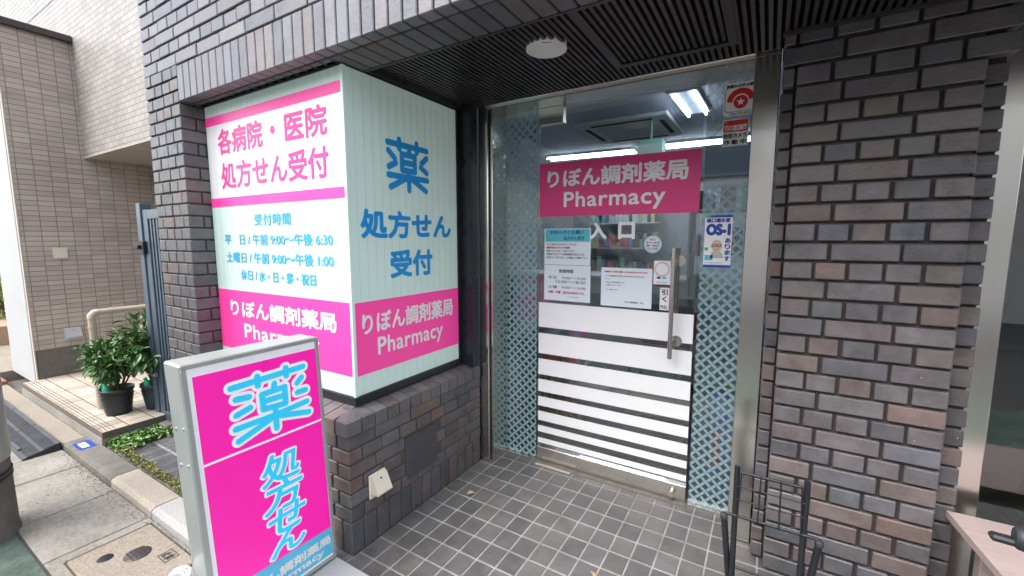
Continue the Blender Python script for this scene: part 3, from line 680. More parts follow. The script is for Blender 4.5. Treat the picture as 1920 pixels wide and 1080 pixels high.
def dr(b, o, t, q):
    t('当薬局をご利用の皆様へ大切なお知らせがあります', (-.81, 1.262, -.565, 1.272), .0004, 2); t('いつも当薬局をご利用いただきありがとうございます。', (-.80, 1.238, -.58, 1.248), .0003, 1)
    t('さて、', (-.805, 1.222, -.775, 1.230), .0002, 1); t('処方せんの受付時間について', (-.80, 1.202, -.69, 1.210), .0002, 1); t('ご案内いたします', (-.80, 1.186, -.71, 1.194), .0002, 1); t('よろしくお願いいたします', (-.80, 1.160, -.73, 1.167), .0002, 1)
    t('りぼん調剤薬局　店主', (-.69, 1.092, -.58, 1.102), .0003, 1)
sheet('notice_sheet', (-.830, 1.068, -.540, 1.290), [M['paper'], M['grey_print'], M['red']], dr, 'wide letter sheet with small grey print, right of the opening hours sheet', 'notice', 'paper notices on the door')
b = MB(); o = V(-.5435, GY - .0035, 1.424); b.lathe(o, [(.0505, 0), (.0505, .001), (.0001, .001)], (1, 1, 1), 1, 40, NY); b.lathe(o, [(.047, .001), (.047, .0015), (.0001, .0015)], (1, 1, 1), 0, 40, NY)
for k, (s, wd) in enumerate((('安心', .03), ('抗ウイルス加工済', .07), ('抗菌・消臭加工', .07), ('しています', .05))): text(b, s, o, X, Z, NY, (-wd / 2, .020 - k * .016, wd / 2, .031 - k * .016), .0004, 2 if k % 2 else 3, lift=.002)
tag(b.build('round_sticker', [M['white'], M['cyan_s'], M['navy'], M['grey_print']]), 'round white sticker with blue rim under the entrance lettering', 'sticker')
def dr(b, o, t, q):
    for k in range(26):
        a = 2 * math.pi * k / 26; rx, rz = .036, .036; cx, cz = -.4895 + rx * math.cos(a), 1.290 + rz * math.sin(a); q(cx - .004, cz - .002, cx + .004, cz + .002, 1 if k % 3 else 3, .0009 + k * .00001)
    q(-.516, 1.238, -.495, 1.250, 2); q(-.486, 1.238, -.468, 1.250, 4); t('ご利用いただけます', (-.52, 1.216, -.46, 1.223), .0001, 3)
sheet('card_sticker', (-.533, 1.208, -.446, 1.336), [M['white'], M['red'], M['navy'], M['grey_print'], M['cyan_s']], dr, 'card payment sticker with a red wreath left of the door handle', 'sticker')
def dr(b, o, t, q): t('引', (-.487, 1.150, -.456, 1.182), .0012); t('く', (-.483, 1.112, -.460, 1.144), .0012); t('PULL', (-.490, 1.076, -.454, 1.094), .0006)
sheet('pull_sticker', (-.496, 1.068, -.448, 1.190), [M['white'], M['black']], dr, 'narrow white pull sticker with black writing low beside the door handle', 'sticker')
# poster with a bespectacled bald man, right pane
def dr(b, o, t, q):
    q(-.288, 1.309, -.162, 1.322, 1); q(-.262, 1.560, -.162, 1.572, 1); q(-.288, 1.560, -.262, 1.572, 4)
    t('経口補水液', (-.280, 1.535, -.172, 1.558), .0014, 1); t('OS-1', (-.281, 1.470, -.168, 1.530), .0048, 1)
    for k, s in enumerate('あります'): t(s, (-.192, 1.432 - k * .030, -.166, 1.458 - k * .030), .0012, 1)
    q(-.284, 1.395, -.268, 1.410, 4); q(-.282, 1.345, -.262, 1.372, 5); q(-.260, 1.345, -.244, 1.372, 5); t('のどが渇いたときに', (-.283, 1.328, -.20, 1.336), 0, 1)
pst = sheet('poster', (-.288, 1.309, -.162, 1.572), [M['white'], M['navy'], M['skin'], M['black'], M['greenp'], M['teal']], dr, 'blue and white drink poster with a bald man in glasses on the right pane', 'poster')
b = MB(); o = V(-.228, GY - .0035, 1.418)
def disc(mb, o, pts, mi, lf): 
    mb.face([o + X * x + Z * z + NY * lf for x, z in pts], (1, 1, 1), mi)
def oval(rx, rz, cx=0, cz=0, a0=0, a1=360, n=28): return [(cx + rx * math.cos(R_(a0 + (a1 - a0) * k / n)), cz + rz * math.sin(R_(a0 + (a1 - a0) * k / n))) for k in range(n)]
disc(b, o, [(-.030, -.062), (.032, -.062), (.028, -.040), (.010, -.024), (-.012, -.024), (-.024, -.036)][::1], 4, .0014)
disc(b, o, oval(.014, .016, 0, -.028), 0, .0017); disc(b, o, oval(.0045, .008, -.026, -.002), 0, .0018); disc(b, o, oval(.024, .032, 0, 0), 0, .0020)
for sx in (-1, 1):
    p1 = oval(.0110, .0085, sx * .0115, .002); p2 = oval(.0075, .0052, sx * .0115, .002); n = 28
    b.mesh([o + X * x + Z * z + NY * .0023 for x, z in p1 + p2], [(i, (i + 1) % n, n + (i + 1) % n, n + i) for i in range(n)], (1, 1, 1), 2)
    disc(b, o, oval(.0022, .0018, sx * .0105, .001), 2, .0022)
rect(b, o, X, Z, NY, -.003, .001, .003, .0025, 2, .0022, .0002); rect(b, o, X, Z, NY, -.008, -.019, .008, -.0160, 3, .0022, .0002); rect(b, o, X, Z, NY, -.002, -.010, .003, -.0085, 3, .0022, .0002)
b.build('portrait', [M['skin'], M['white'], M['black'], M['red'], M['shelf']], pst)
# security stickers
b = MB(); o = V(-.232, GY - .0035, 2.045); n = 40
rr = [(.0 + .012, 0), (.15 - .012, 0), (.15, .012), (.15, .14), (.138, .152), (.012, .152), (0, .14), (0, .012)]
disc(b, o, rr, 0, .0010); disc(b, o, [(.006 + a * .92, .018 + c * .76) for a, c in rr], 4, .0013); disc(b, o, [(.0085 + a * .887, .021 + c * .725) for a, c in rr], 0, .0016)
p1 = oval(.060, .058, .075, .068, 180, 0); p2 = oval(.036, .038, .075, .062, 180, 0); n = 28
b.mesh([o + X * x + Z * z + NY * .0019 for x, z in p1 + p2], [(i, i + 1, n + i + 1, n + i)[::-1] for i in range(n - 1)], (1, 1, 1), 1)
disc(b, o, oval(.031, .031, .075, .062), 1, .0022)
st = [( .075 + (.019 if k % 2 == 0 else .008) * math.sin(R_(36 * k)), .062 + (.019 if k % 2 == 0 else .008) * math.cos(R_(36 * k))) for k in range(10)][::-1]
for k in range(10): b.face([o + X * q_[0] + Z * q_[1] + NY * .0025 for q_ in ((.075, .062), st[k], st[(k + 1) % 10])], (1, 1, 1), 0)
text(b, '防犯システム設置', o, X, Z, NY, (.012, .130, .142, .146), .0012, 3, lift=.002); text(b, 'セキュリティハウス', o, X, Z, NY, (.03, .004, .12, .014), .0008, 3, lift=.002)
tag(b.build('security_sticker', [M['white'], M['red'], M['pink'], M['black'], M['grey_print']]), 'square security sticker with a red dome and white star high on the right pane', 'sticker')
b = MB(); o = V(-.229, GY - .0035, 1.904); rect(b, o, X, Z, NY, 0, 0, .112, .124, 0, 0, .001); rect(b, o, X, Z, NY, .003, .066, .109, .121, 1, .001, .0005)
text(b, 'TOKYU', o, X, Z, NY, (.008, .072, .045, .098), .0002, 2, lift=.002); text(b, 'SECURITY', o, X, Z, NY, (.046, .072, .105, .098), .0010, 2, lift=.002)
disc(b, o, oval(.005, .005, .014, .111), 4, .0018)
text(b, '防犯カメラ', o, X, Z, NY, (.006, .036, .106, .060), .0011, 3, lift=.002); text(b, '作動中', o, X, Z, NY, (.006, .006, .104, .030), .0011, 3, lift=.002, sp=1.5)
tag(b.build('security_sticker', [M['white'], M['red'], M['whitet'], M['black'], M['bark_leaf']]), 'small red and white security sticker below the one with the star', 'sticker')

# ================================================================== INSIDE THE SHOP
def strip(x0, y0, x1, y1, label):
    t = thing('strip_light', label, 'ceiling light', ((x0 + x1) / 2, (y0 + y1) / 2, 2.38), 'fluorescent strips inside the shop')
    a = V(x0, y0, 2.372); d_ = V(x1 - x0, y1 - y0, 0); n = V(-d_.y, d_.x, 0).normalized()
    b = MB(); b.obox(a - n * .085 + Z * .013, d_, n * .17, Z * .016); b.build('housing', M['roomc'], t)
    for s_ in (-1, 1):
        b = MB(); b.tube([a + n * .06 * s_, a + d_ + n * .06 * s_], .0085, seg=10); b.build('tube', M['tube'], t)
strip(-2.25, 4.60, -1.27, 4.66, 'lit twin fluorescent strip left of the mint board inside the shop')
strip(-.95, 4.58, -.19, 4.62, 'lit twin fluorescent strip at the back right of the shop ceiling')
strip(-.53, 3.00, -.515, 3.55, 'lit twin fluorescent strip near the top right of the glass door')
strip(-2.6, 5.6, -.95, 5.62, 'added twin fluorescent strip farther back, unseen behind the pink banner')  # extra lamp added out of sight to brighten the shop
strip(-2.8, 6.5, -1.15, 6.52, 'added twin fluorescent strip over the back shelves, unseen behind the pink banner')  # likewise added unseen, throws more light on the shelves
strip(-2.7, 3.2, -2.68, 4.0, 'added twin fluorescent strip behind the left lattice pane')  # added along with the two back strips for more room light
ac = thing('ceiling_air_conditioner', 'grey ceiling cassette air conditioner seen through the top of the door', 'air conditioner', (-1.1, 3.8, 2.40))
b = MB(); b.box((-1.45, 3.4, 2.372), (-.70, 4.15, 2.402), ch=.008); b.build('cassette', M['room'], ac)
b = MB(); b.box((-1.30, 3.56, 2.364), (-.85, 4.0, 2.3715), ch=.004); b.build('grille', M['shelf'], ac)
for a in ((-1.32, 3.46, -.83, 3.495), (-1.32, 4.06, -.83, 4.095), (-1.40, 3.55, -1.365, 4.0), (-.79, 3.55, -.755, 4.0)):
    b = MB(); b.box((a[0], a[1], 2.368), (a[2], a[3], 2.3715)); b.build('vent', M['void'], ac)
b = MB(); b.box((-.93, 3.5, 2.10), (-.75, 3.62, 2.225)); b.box((-.85, 3.55, 2.226), (-.84, 3.56, 2.403)); tag(b.build('hanging_board', M['mintp']), 'pale mint board hanging from the ceiling behind the pink banner', 'board')
ct = thing('counter', 'pale service counter at the back of the shop behind the door papers', 'counter', (-1.4, 5.4, 0))
b = MB(); b.box((-3.2, 5.4, -.003), (-.6, 5.9, .95)); b.build('body', M['shelf'], ct); b = MB(); b.box((-3.25, 5.36, .951), (-.58, 5.95, .985), ch=.004); b.build('top', M['room'], ct)
def shelving(x0, x1, y, label, seed):
    rnd = random.Random(seed); t = thing('shelf_unit', label, 'shelf', ((x0 + x1) / 2, y, 0), 'shelves inside the shop')
    for z in (.1, .5, .9, 1.3, 1.7, 2.0):
        b = MB(); b.box((x0, y, z), (x1, y + .32, z + .02)); b.build('shelf', M['shelf'], t)
    b = MB(); b.box((x0 - .02, y, -.003), (x0 - .001, y + .33, 2.05)); b.build('side_panel', M['shelf'], t)
    b = MB()
    for z in (.12, .52, .92, 1.32, 1.72):
        x = x0 + .01
        while x < x1 - .06:
            wd = rnd.uniform(.04, .11); h = rnd.uniform(.08, .26); c = rnd.choice([(.5, .5, .5), (.2, .35, .3), (.45, .12, .12), (.15, .2, .35), (.5, .42, .2), (.1, .1, .1), (.35, .45, .4)])
            b.box((x, y + .03, z + .001), (x + wd - .006, y + .25, z + h), c); x += wd + (.05 if rnd.random() < .2 else 0)
    o = b.build('boxed_goods', M['misc'], t); o['kind'] = 'stuff'
shelving(-.62, .20, 4.2, 'shelf unit of mixed boxes on the right side of the shop', 3)
shelving(-2.6, -1.5, 6.9, 'shelf unit of mixed boxes against the back wall of the shop', 5)
rk = thing('wooden_rack', 'pale wooden slatted rack low behind the left side of the door', 'rack', (-1.42, 3.0, 0))
for k in range(6):
    b = MB(); b.box((-1.56 + k * .062, 3.0, .02), (-1.525 + k * .062, 3.03, .46), ch=.002); b.build('slat', M['wood'], rk)
b = MB(); b.box((-1.58, 3.031, .02), (-1.20, 3.30, .06)); b.build('shelf', M['wood'], rk); b = MB(); b.box((-1.58, 3.031, .42), (-1.20, 3.30, .45)); b.build('shelf', M['wood'], rk)
b = MB(); b.box((-1.54, 3.05, .451), (-1.38, 3.25, .56), (.5, .06, .04)); b.box((-1.37, 3.05, .451), (-1.24, 3.25, .53), (.45, .35, .1)); tag(b.build('leaflet_pile', M['misc']), 'red and yellow leaflet pile on the wooden rack', 'leaflets')
ch = thing('waiting_chair', 'dark waiting chair with magenta seat behind the white door stripes', 'chair', (-.75, 3.8, 0))
b = MB(); b.box((-1.0, 3.6, .40), (-.55, 4.05, .47), ch=.02); b.build('seat', M['pinkt'], ch); b = MB(); b.box((-1.0, 4.06, .47), (-.55, 4.12, .85), ch=.02); b.build('backrest', M['dark_obj'], ch)
for x in (-.98, -.60):
    for y in (3.63, 4.02): b = MB(); b.tube([(x, y, -.003), (x, y, .40)], .014, seg=8); b.build('leg', M['dark_obj'], ch)
b = MB()
for k in range(3):
    for j in range(4): b.box((-1.9 + k * .62 + (j % 2) * .3, 2.50 + j * .62, -.0025), (-1.9 + k * .62 + .298 + (j % 2) * .3, 2.50 + j * .62 + .61, .0015))
tag(b.build('carpet_tiles', M['concrete_d']), kind='structure')
ds = thing('display_board', 'blue and red display board standing inside behind the right lattice pane', 'display board', (-.13, 2.53, 0))
b = MB(); b.box((-.22, 2.50, .02), (-.04, 2.515, .62), (.01, .16, .62)); b.box((-.215, 2.498, .20), (-.16, 2.4995, .42), (.80, .06, .03)); b.box((-.13, 2.498, .30), (-.08, 2.4995, .40), (.80, .06, .03)); b.box((-.19, 2.498, .08), (-.10, 2.4995, .18), (.02, .05, .30)); b.build('panel', M['misc'], ds)
b = MB(); b.box((-.22, 2.516, -.003), (-.20, 2.66, .40)); b.box((-.06, 2.516, -.003), (-.04, 2.66, .40)); b.build('support', M['dark_obj'], ds)

# ================================================================== NEXT SHOP WINDOW (right edge)
sw = thing('shop_window', 'steel framed shop window right of the brick pillar', 'window', (.9, 2.23, 0))
b = MB(); b.box((.646, 2.216, -.05), (.738, 2.40, 2.245), ch=.003); b.build('jamb', M['steel'], sw)
b = MB(); b.box((.739, 2.25, -.05), (3.0, 2.262, 2.245)); b.build('pane', M['glass_r'], sw)
cb = thing('cabinet', 'low dark cabinet behind the right hand shop window', 'cabinet', (1.4, 2.6, 0))
b = MB(); b.box((.80, 2.55, -.003), (3.0, 3.1, 1.00)); b.build('body', M['dark_obj'], cb); b = MB(); b.box((.79, 2.53, 1.001), (3.0, 3.1, 1.025)); b.build('top', M['shelf'], cb)
bg_ = MB(); v0 = [V(.86, 2.60, 1.027), V(1.02, 2.58, 1.027), V(1.04, 2.72, 1.027), V(.87, 2.74, 1.027), V(.90, 2.66, 1.20), V(.93, 2.68, 1.26), V(.98, 2.65, 1.08)]
bg_.mesh(v0, [(0, 1, 6), (1, 2, 6), (0, 6, 4), (6, 5, 4), (6, 2, 5), (2, 3, 5), (3, 0, 4), (3, 4, 5)]); tag(bg_.build('plastic_bag', M['bagp']), 'crumpled clear plastic bag on the cabinet behind the right window', 'bag')
b = MB()
for k in range(8): b.box((.80 + k * .14, 2.75, 1.027), (.92 + k * .14, 2.95, 1.10 + .05 * (k % 3)), random.choice([(.4, .16, .04), (.06, .06, .06), (.3, .3, .32), (.1, .12, .2)]))
tag(b.build('boxed_items', M['misc']), 'row of small boxes and bundles on the cabinet behind the right window', 'boxes')

# leaves
def leaf(mb, p, d, n, ln, wd, col):
    d = d.normalized(); s = d.cross(n)
    if s.length < 1e-4: s = d.orthogonal()
    s.normalize(); n = s.cross(d).normalized(); fold = wd * .25
    a, m1, m2, t = p, p + d * ln * .38, p + d * ln * .70 - n * ln * .05, p + d * ln - n * ln * .16
    l1, r1 = m1 + s * wd * .5 + n * fold, m1 - s * wd * .5 + n * fold; l2, r2 = m2 + s * wd * .36 + n * fold * .7, m2 - s * wd * .36 + n * fold * .7
    mb.mesh([a, m1, m2, t, l1, l2, r1, r2], [(0, 1, 4), (1, 2, 5, 4), (2, 3, 5), (0, 6, 1), (1, 6, 7, 2), (2, 7, 3)], col, 0, False)
def rv(): 
    while True:
        q = V(random.uniform(-1, 1), random.uniform(-1, 1), random.uniform(-1, 1))
        if .05 < q.length < 1: return q.normalized()
GR = [(.045, .13, .028), (.065, .17, .035), (.038, .105, .025), (.10, .22, .045), (.055, .145, .035)]
def potted(loc, pot_m, label, h, rx, n, seed, broad=1.0, ps=.78):
    random.seed(seed); x, y, z = loc
    t = thing('potted_plant', label, 'potted plant', loc, 'potted plants on the porch')
    o = V(x, y, z)
    b = MB(); b.lathe(o, [(r_ * ps, h_ * .92) for r_, h_ in [(.001, .0), (.098, .0), (.112, .10), (.126, .195), (.136, .20), (.136, .225), (.128, .225), (.122, .19), (.118, .185)]], seg=32)
    for k in range(7): b.lathe(o, [(r_ * ps, h_ * .92) for r_, h_ in [(.1025 + k * .0038, .03 + k * .022), (.1065 + k * .0038, .036 + k * .022), (.1035 + k * .0038, .042 + k * .022)]], seg=32)
    b.build('pot', pot_m, t)
    b = MB(); b.lathe(o, [(.118 * ps, .166), (.06 * ps, .182), (.001, .178)], seg=24); b.build('soil', M['soil'], t)
    st = MB(); lf = MB(); tips = []
    for k in range(15):
        a = random.uniform(0, 6.28); r = random.uniform(.1, 1) * rx; top = o + V(r * math.cos(a), r * math.sin(a), .22 + h * random.uniform(.35, .95))
        mid = o + V(r * .4 * math.cos(a) + random.uniform(-.02, .02), r * .4 * math.sin(a),   .22 + h * .16)
        st.tube([o + V(.02 * math.cos(a), .02 * math.sin(a), .165), mid, top], [.008, .006, .003], seg=6); tips.append((mid, top))
        for q in range(4):
            s0 = mid.lerp(top, random.uniform(.1, .9)); e = s0 + V(random.uniform(-.12, .12), random.uniform(-.12, .12), random.uniform(.0, .10)); st.tube([s0, e], [.004, .002], seg=5); tips.append((s0, e))
    st.build('stem', M['bark'], t)
    for k in range(n):
        s0, e = random.choice(tips); p = s0.lerp(e, random.uniform(.25, 1.08)) + rv() * random.uniform(.01, .06)
        out = (p - (o + V(0, 0, .22 + h * .4))); d = out.normalized() * .8 + rv() * .7 + V(0, 0, -.1)
        c = random.choice(GR); kk = random.uniform(.7, 1.35); leaf(lf, p, d, V(0, 0, 1) + rv() * .5, random.uniform(.045, .085) * broad, random.uniform(.022, .036) * broad, tuple(v * kk for v in c))
    lf.build('foliage', M['leaf'], t)
    b = MB(); a = o + V(.03, -.07, .19); b.tube([a, a + V(.0, 0, .035), a + V(-.006, -.002, .05), a + V(-.02, -.005, .07)], [.020, .024, .012, .013], seg=12); b.build('watering_spike', M['greenp'], t)
potted((-4.30, 1.185, .10), M['pot'], 'bushy green shrub in a ribbed black pot beside the beige handrail post', .37, .235, 1150, 3, .80)
potted((-4.19, 1.40, .10), M['potb'], 'taller leafy plant in a dark navy pot half hidden by the blue gate', .58, .22, 800, 8, 1.2)
random.seed(21)

# ================================================================== STANDING LIGHT-BOX SIGN
sb = thing('standing_sign', 'magenta standing light-box sign in a silver case with cyan lettering', 'standing sign', (-1.64, .85, .0))
FX = -1.58
b = MB()
y0, y1, z0, z1 = .628, 1.115, .045, 1.050
b.box((FX - .122, y0, z0), (FX - .006, y1, z1), ch=.006)
b.build('case', M['alu'], sb)
b = MB(); t_ = .016
b.box((FX - .0055, y0, z1 - t_), (FX, y1, z1), ch=.002); b.box((FX - .0055, y0, z0), (FX, y1, z0 + t_), ch=.002); b.box((FX - .0055, y0, z0 + t_ + .0005), (FX, y0 + t_, z1 - t_ - .0005), ch=.002); b.box((FX - .0055, y1 - t_, z0 + t_ + .0005), (FX, y1, z1 - t_ - .0005), ch=.002)
for (yy, zz) in ((.60, .83), (.60, .70)):
    for q in (-.035, -.09):
        b.tube([(FX + q, y0 - .003, zz - (.0 if q > -.05 else .01)), (FX + q, y0 + .001, zz - (.0 if q > -.05 else .01))], .006, seg=10)
b.build('rim', M['alu'], sb)
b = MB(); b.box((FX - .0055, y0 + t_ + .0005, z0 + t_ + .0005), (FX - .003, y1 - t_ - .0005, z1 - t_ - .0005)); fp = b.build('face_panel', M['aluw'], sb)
O2 = V(FX - .003, 0, 0)
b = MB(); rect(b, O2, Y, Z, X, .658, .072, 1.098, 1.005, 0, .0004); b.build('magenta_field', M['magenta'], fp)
b = MB(); b.face([O2 + Y * .658 + Z * .072 + X * .0016, O2 + Y * 1.098 + Z * .072 + X * .0016, O2 + Y * 1.098 + Z * .196 + X * .0016, O2 + Y * .658 + Z * .206 + X * .0016]); b.build('blue_band', mat('pale_blue_film', (.11, .55, .78), .32), fp)
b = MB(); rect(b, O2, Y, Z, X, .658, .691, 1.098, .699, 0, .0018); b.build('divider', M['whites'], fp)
def B(mb, s, box, r, mi=0, lift=.0022, sh=.0): text(mb, s, O2, Y, Z, X, box, r, mi, sh, lift, 1.0, 16)
col4 = (('処', (.822, .500, .962, .628), .006), ('方', (.818, .385, .962, .500), .006), ('せ', (.822, .300, .970, .398), .006), ('ん', (.832, .215, .978, .300), .006))
ys_ = [('処', (.836, .512, .992, .634)), ('方', (.836, .398, .986, .520)), ('せ', (.838, .302, .990, .410)), ('ん', (.842, .214, .984, .306))]
YB = (0, 0, 1, 1)
YK = [[(.766, .934), (1.037, .944)], [(.858, .952), (.857, .918)], [(.966, .957), (.966, .925)], [(.778, .890), (.822, .886)], [(.774, .832), (.822, .845)],
      [(1.006, .884), (1.026, .902)], [(1.004, .846), (1.039, .846)], [(.917, .908), (.914, .893)], [(.868, .880), (.955, .884), (.953, .818), (.868, .822), (.868, .880)], [(.872, .852), (.951, .851)],
      [(.767, .783), (.905, .786), (1.040, .797)], [(.912, .816), (.909, .733)], [(.892, .776), (.772, .736)], [(.930, .776), (1.044, .750)]]
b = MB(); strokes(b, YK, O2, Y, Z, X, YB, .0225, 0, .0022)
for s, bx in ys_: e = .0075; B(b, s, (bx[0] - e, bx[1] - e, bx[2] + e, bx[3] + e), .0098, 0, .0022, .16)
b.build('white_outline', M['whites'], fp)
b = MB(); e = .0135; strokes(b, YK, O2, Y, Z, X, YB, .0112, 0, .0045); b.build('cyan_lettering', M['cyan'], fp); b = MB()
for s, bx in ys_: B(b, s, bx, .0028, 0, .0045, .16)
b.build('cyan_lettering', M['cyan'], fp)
b = MB(); B(b, 'りぼん調剤薬局', (.70, .126, 1.090, .168), .0016); B(b, 'Pharmacy', (.80, .082, 1.055, .120), .0016); b.build('name_lettering', M['whitet'], fp)
b = MB(); b.box((FX - .30, .50, .001), (FX + .34, 1.128, .034), ch=.012); b.build('base_plate', M['wpaint'], sb)
for y in (.66, 1.03): b = MB(); b.box((FX - .10, y, .0345), (FX - .03, y + .05, .0445)); b.build('foot_bracket', M['alu'], sb)
b = MB()
for k in range(3):
    cx, cy = FX - .13, .60; b.tube([V(cx + (.026 + .005 * k) * math.cos(a) * .6, cy - .02 + .01 * k + .02 * math.sin(2 * a), .26 + (.034 + .005 * k) * math.sin(a)) for a in [i * 6.28 / 20 for i in range(21)]], .0045, seg=8)
b.build('coiled_cable', M['aluw'], sb)

for o in sb.children_recursive:                                  # sideways lean from lens distortion, sheared into the meshes
    if o.name.split('.')[0] not in ('base_plate', 'foot_bracket'):
        for v_ in o.data.vertices: v_.co.y -= (v_.co.z - .045) * .038
# outlets
def outlet(name, o, u, n, label, wd=.100, h=.118, mt=None):
    t = thing(name, label, 'outdoor outlet', tuple(o)); mt = mt or M['cream']
    b = MB(); b.obox(o + n * .0006, u * wd, Z * h, n * .012, ch=.004); b.build('back_plate', mt, t)
    pr = [(.0126, h * .96), (.024, h * .94), (.062, h * .30), (.060, h * .24), (.0126, h * .24)]; u0, u1 = u * (wd * .06), u * (wd * .94)
    a = [o + u0 + n * d_ + Z * z_ for d_, z_ in pr]; c = [o + u1 + n * d_ + Z * z_ for d_, z_ in pr]
    b = MB(); al = a + c; cen = sum(al, V(0, 0, 0)) / 10
    for f in [(i, (i + 1) % 5, 5 + (i + 1) % 5, 5 + i) for i in range(5)] + [(0, 1, 2, 3, 4), (5, 6, 7, 8, 9)]:
        pp = [al[q] for q in f]; nn = (pp[1] - pp[0]).cross(pp[2] - pp[0]); m_ = sum(pp, V(0, 0, 0)) / len(pp); b.face(pp if nn.dot(m_ - cen) > 0 else pp[::-1])
    b.build('hood', mt, t)
    b = MB(); p0 = o + u * (wd * .5) + n * .032 + Z * (h * .81); b.tube([p0 - n * .004, p0 + n * .004], .004, seg=10); b.build('screw', M['black'], t)
outlet('outdoor_outlet', V(-1.5585, 1.282, .226), Y, X, 'cream hooded outdoor outlet on the low brick wall under the mint sign')
outlet('outdoor_outlet', V(-5.9985, 1.30, .44), Y, X, 'white hooded outdoor outlet on the beige tiled wall behind the pots', .13, .13, M['wpaint'])
b = MB(); b.obox(V(-5.9985, 1.29, 1.265), Y * .105, Z * .105, X * .012, ch=.004); tag(b.build('blank_plate', M['cream']), 'square cream blank plate high on the beige tiled wall', 'wall plate')

# ================================================================== WIRE STAND by the pillar
ws = thing('folding_wire_stand', 'black folding wire stand with a grid back in front of the brick pillar', 'stand', (.06, 1.8, 0))
xL, xR, yS = -.056, .169, 1.80
for xx in (xL, xR):
    b = MB(); b.tube([(xx, yS, .580), (xx + (.004 if xx == xL else -.004), yS - .02, .001)], .0105, seg=14); b.build('post', M['blackm'], ws)
for xx, dx in ((xL - .036, .045), (xR + .046, -.045)):
    b = MB(); b.tube([(xx, yS - .02, .373), (xx + dx * .8, yS + .02, .001)], .012, seg=14); lg = b.build('folding_leg', M['blackm'], ws)
    b = MB(); b.lathe(V(xx, yS - .02, .373), [(.0135, -.012), (.0135, .004), (.010, .008), (.0005, .009)], seg=16); b.build('end_cap', M['rubber'], lg)
b = MB(); gy = yS - .014
zt, zb = .560, .392
b.tube([(xL + .014, gy, zt), (xR - .014, gy, zt)], .006, seg=10); b.tube([(xL - .03, gy, zb - .012), (xR + .04, gy, zb - .012)], .006, seg=10)
for k in range(4):
    x = xL + .016 + k * (xR - xL - .032) / 3; b.tube([(x - .006 * (1 - k / 1.5), gy - .006, zb - .016), (x, gy - .006, zt + .004)], .003, seg=8)
for z in (.502, .448): b.tube([(xL + .004, gy - .001, z), (xR - .004, gy - .001, z)], .0028, seg=8)
b.build('wire_grid', M['blackm'], ws)
b = MB(); b.tube([(xL, gy, .165), (xR, gy, .165)], .005, seg=8); b.obox(V(xL + .03, gy - .03, .02), X * .17, V(0, -.012, .135), V(0, .010, 0), ch=.003); b.build('holder_panel', M['blackm'], ws)

# ================================================================== BENCH and BICYCLE (right edge)
bn = thing('bench', 'pale pink painted plank bench below the right hand window', 'bench', (1.2, 1.85, 0))
for k in range(5):
    yb = 2.105 - k * .107; xa, xc = .622 + .1 * k * .107, .622 + .1 * (k * .107 + .1045); b = MB(); q = [V(xc, yb - .1045, 0), V(2.3, yb - .1045, 0), V(2.3, yb, 0), V(xa, yb, 0)]; b.mesh([p_ + Z * .425 for p_ in q] + [p_ + Z * .450 for p_ in q], [(0, 3, 2, 1), (4, 5, 6, 7), (0, 1, 5, 4), (1, 2, 6, 5), (2, 3, 7, 6), (3, 0, 4, 7)]); b.build('plank', M['pinkwood'], bn)
b = MB(); b.box((.69, 2.06, .375), (2.28, 2.09, .424)); b.build('apron', M['pinkwood'], bn)
for x in (.70, 2.2):
    for y in (1.62, 2.03): b = MB(); b.box((x, y, -.05), (x + .05, y + .05, .3745), ch=.003); b.build('leg', M['pinkwood'], bn)
bk = thing('bicycle', 'bicycle beyond the right edge, only its black handlebar grip and brake lever in view', 'bicycle', (1.1, .45, -.05))
gp = V(.412, 1.087, .914)   # grip end
ax = V(.995, -.10, .0).normalized()
up = Z
cm = gp + ax * .30
b = MB(); b.tube([gp, gp + ax * .004, gp + ax * .010, gp + ax * .02, gp + ax * .022, gp + ax * .026, gp + ax * .12], [.016, .0205, .0215, .0215, .019, .0215, .0205], seg=24); b.build('grip', M['rubber'], bk)
b = MB(); b.tube([gp + ax * .12, cm, gp + ax * .60], .011, seg=14); b.tube([gp + ax * .48, gp + ax * .60], .0165, seg=18); b.build('handlebar', M['steel'], bk)
lv = V(-.55, .80, 0); lv = ax.cross(Z).normalized()
b = MB(); a0 = gp + ax * .02 - Z * .008 + lv * -.012; b.obox(gp - ax * .030 - Z * .016 - lv * .012, ax * .040, lv * .022, Z * .012, ch=.004); b.obox(gp + ax * .005 - Z * .020 - lv * .010, ax * .12, lv * .016, Z * .008, ch=.003); b.build('brake_lever', M['blackm'], bk)
fwd = V(-ax.y, ax.x, 0).normalized(); hub = V(cm.x, cm.y, .28) + fwd * .20
b = MB(); b.tube([cm, cm - Z * .12, cm - Z * .30 + fwd * .02], .016, seg=12); b.tube([cm - Z * .30 + fwd * .02, hub + ax * .05], .011, seg=10); b.tube([cm - Z * .30 + fwd * .02, hub - ax * .05], .011, seg=10); b.build('fork', M['blackm'], bk)
def ring(c, r, rt, seg=40): return [c + fwd * r * math.cos(2 * math.pi * k / seg) + Z * r * math.sin(2 * math.pi * k / seg) for k in range(seg + 1)]
for nm, c in (('wheel', hub), ('wheel', hub - fwd * 1.02)):
    b = MB(); b.tube(ring(c, .305, .018), .018, seg=10); wh = b.build(nm, M['rubber'], bk)
    b = MB(); b.tube(ring(c, .283, .008), .008, seg=8)
    for k in range(16): b.tube([c, c + fwd * .283 * math.cos(k * .3927) + Z * .283 * math.sin(k * .3927)], .0012, seg=4)
    b.tube([c - ax * .05, c + ax * .05], .014, seg=10); b.build('rim', M['steel'], wh)
rear = hub - fwd * 1.02; h0 = cm - Z * .22; bb_ = hub - fwd * .58 - Z * .0; st_ = bb_ - fwd * .12 + Z * .46
b = MB()
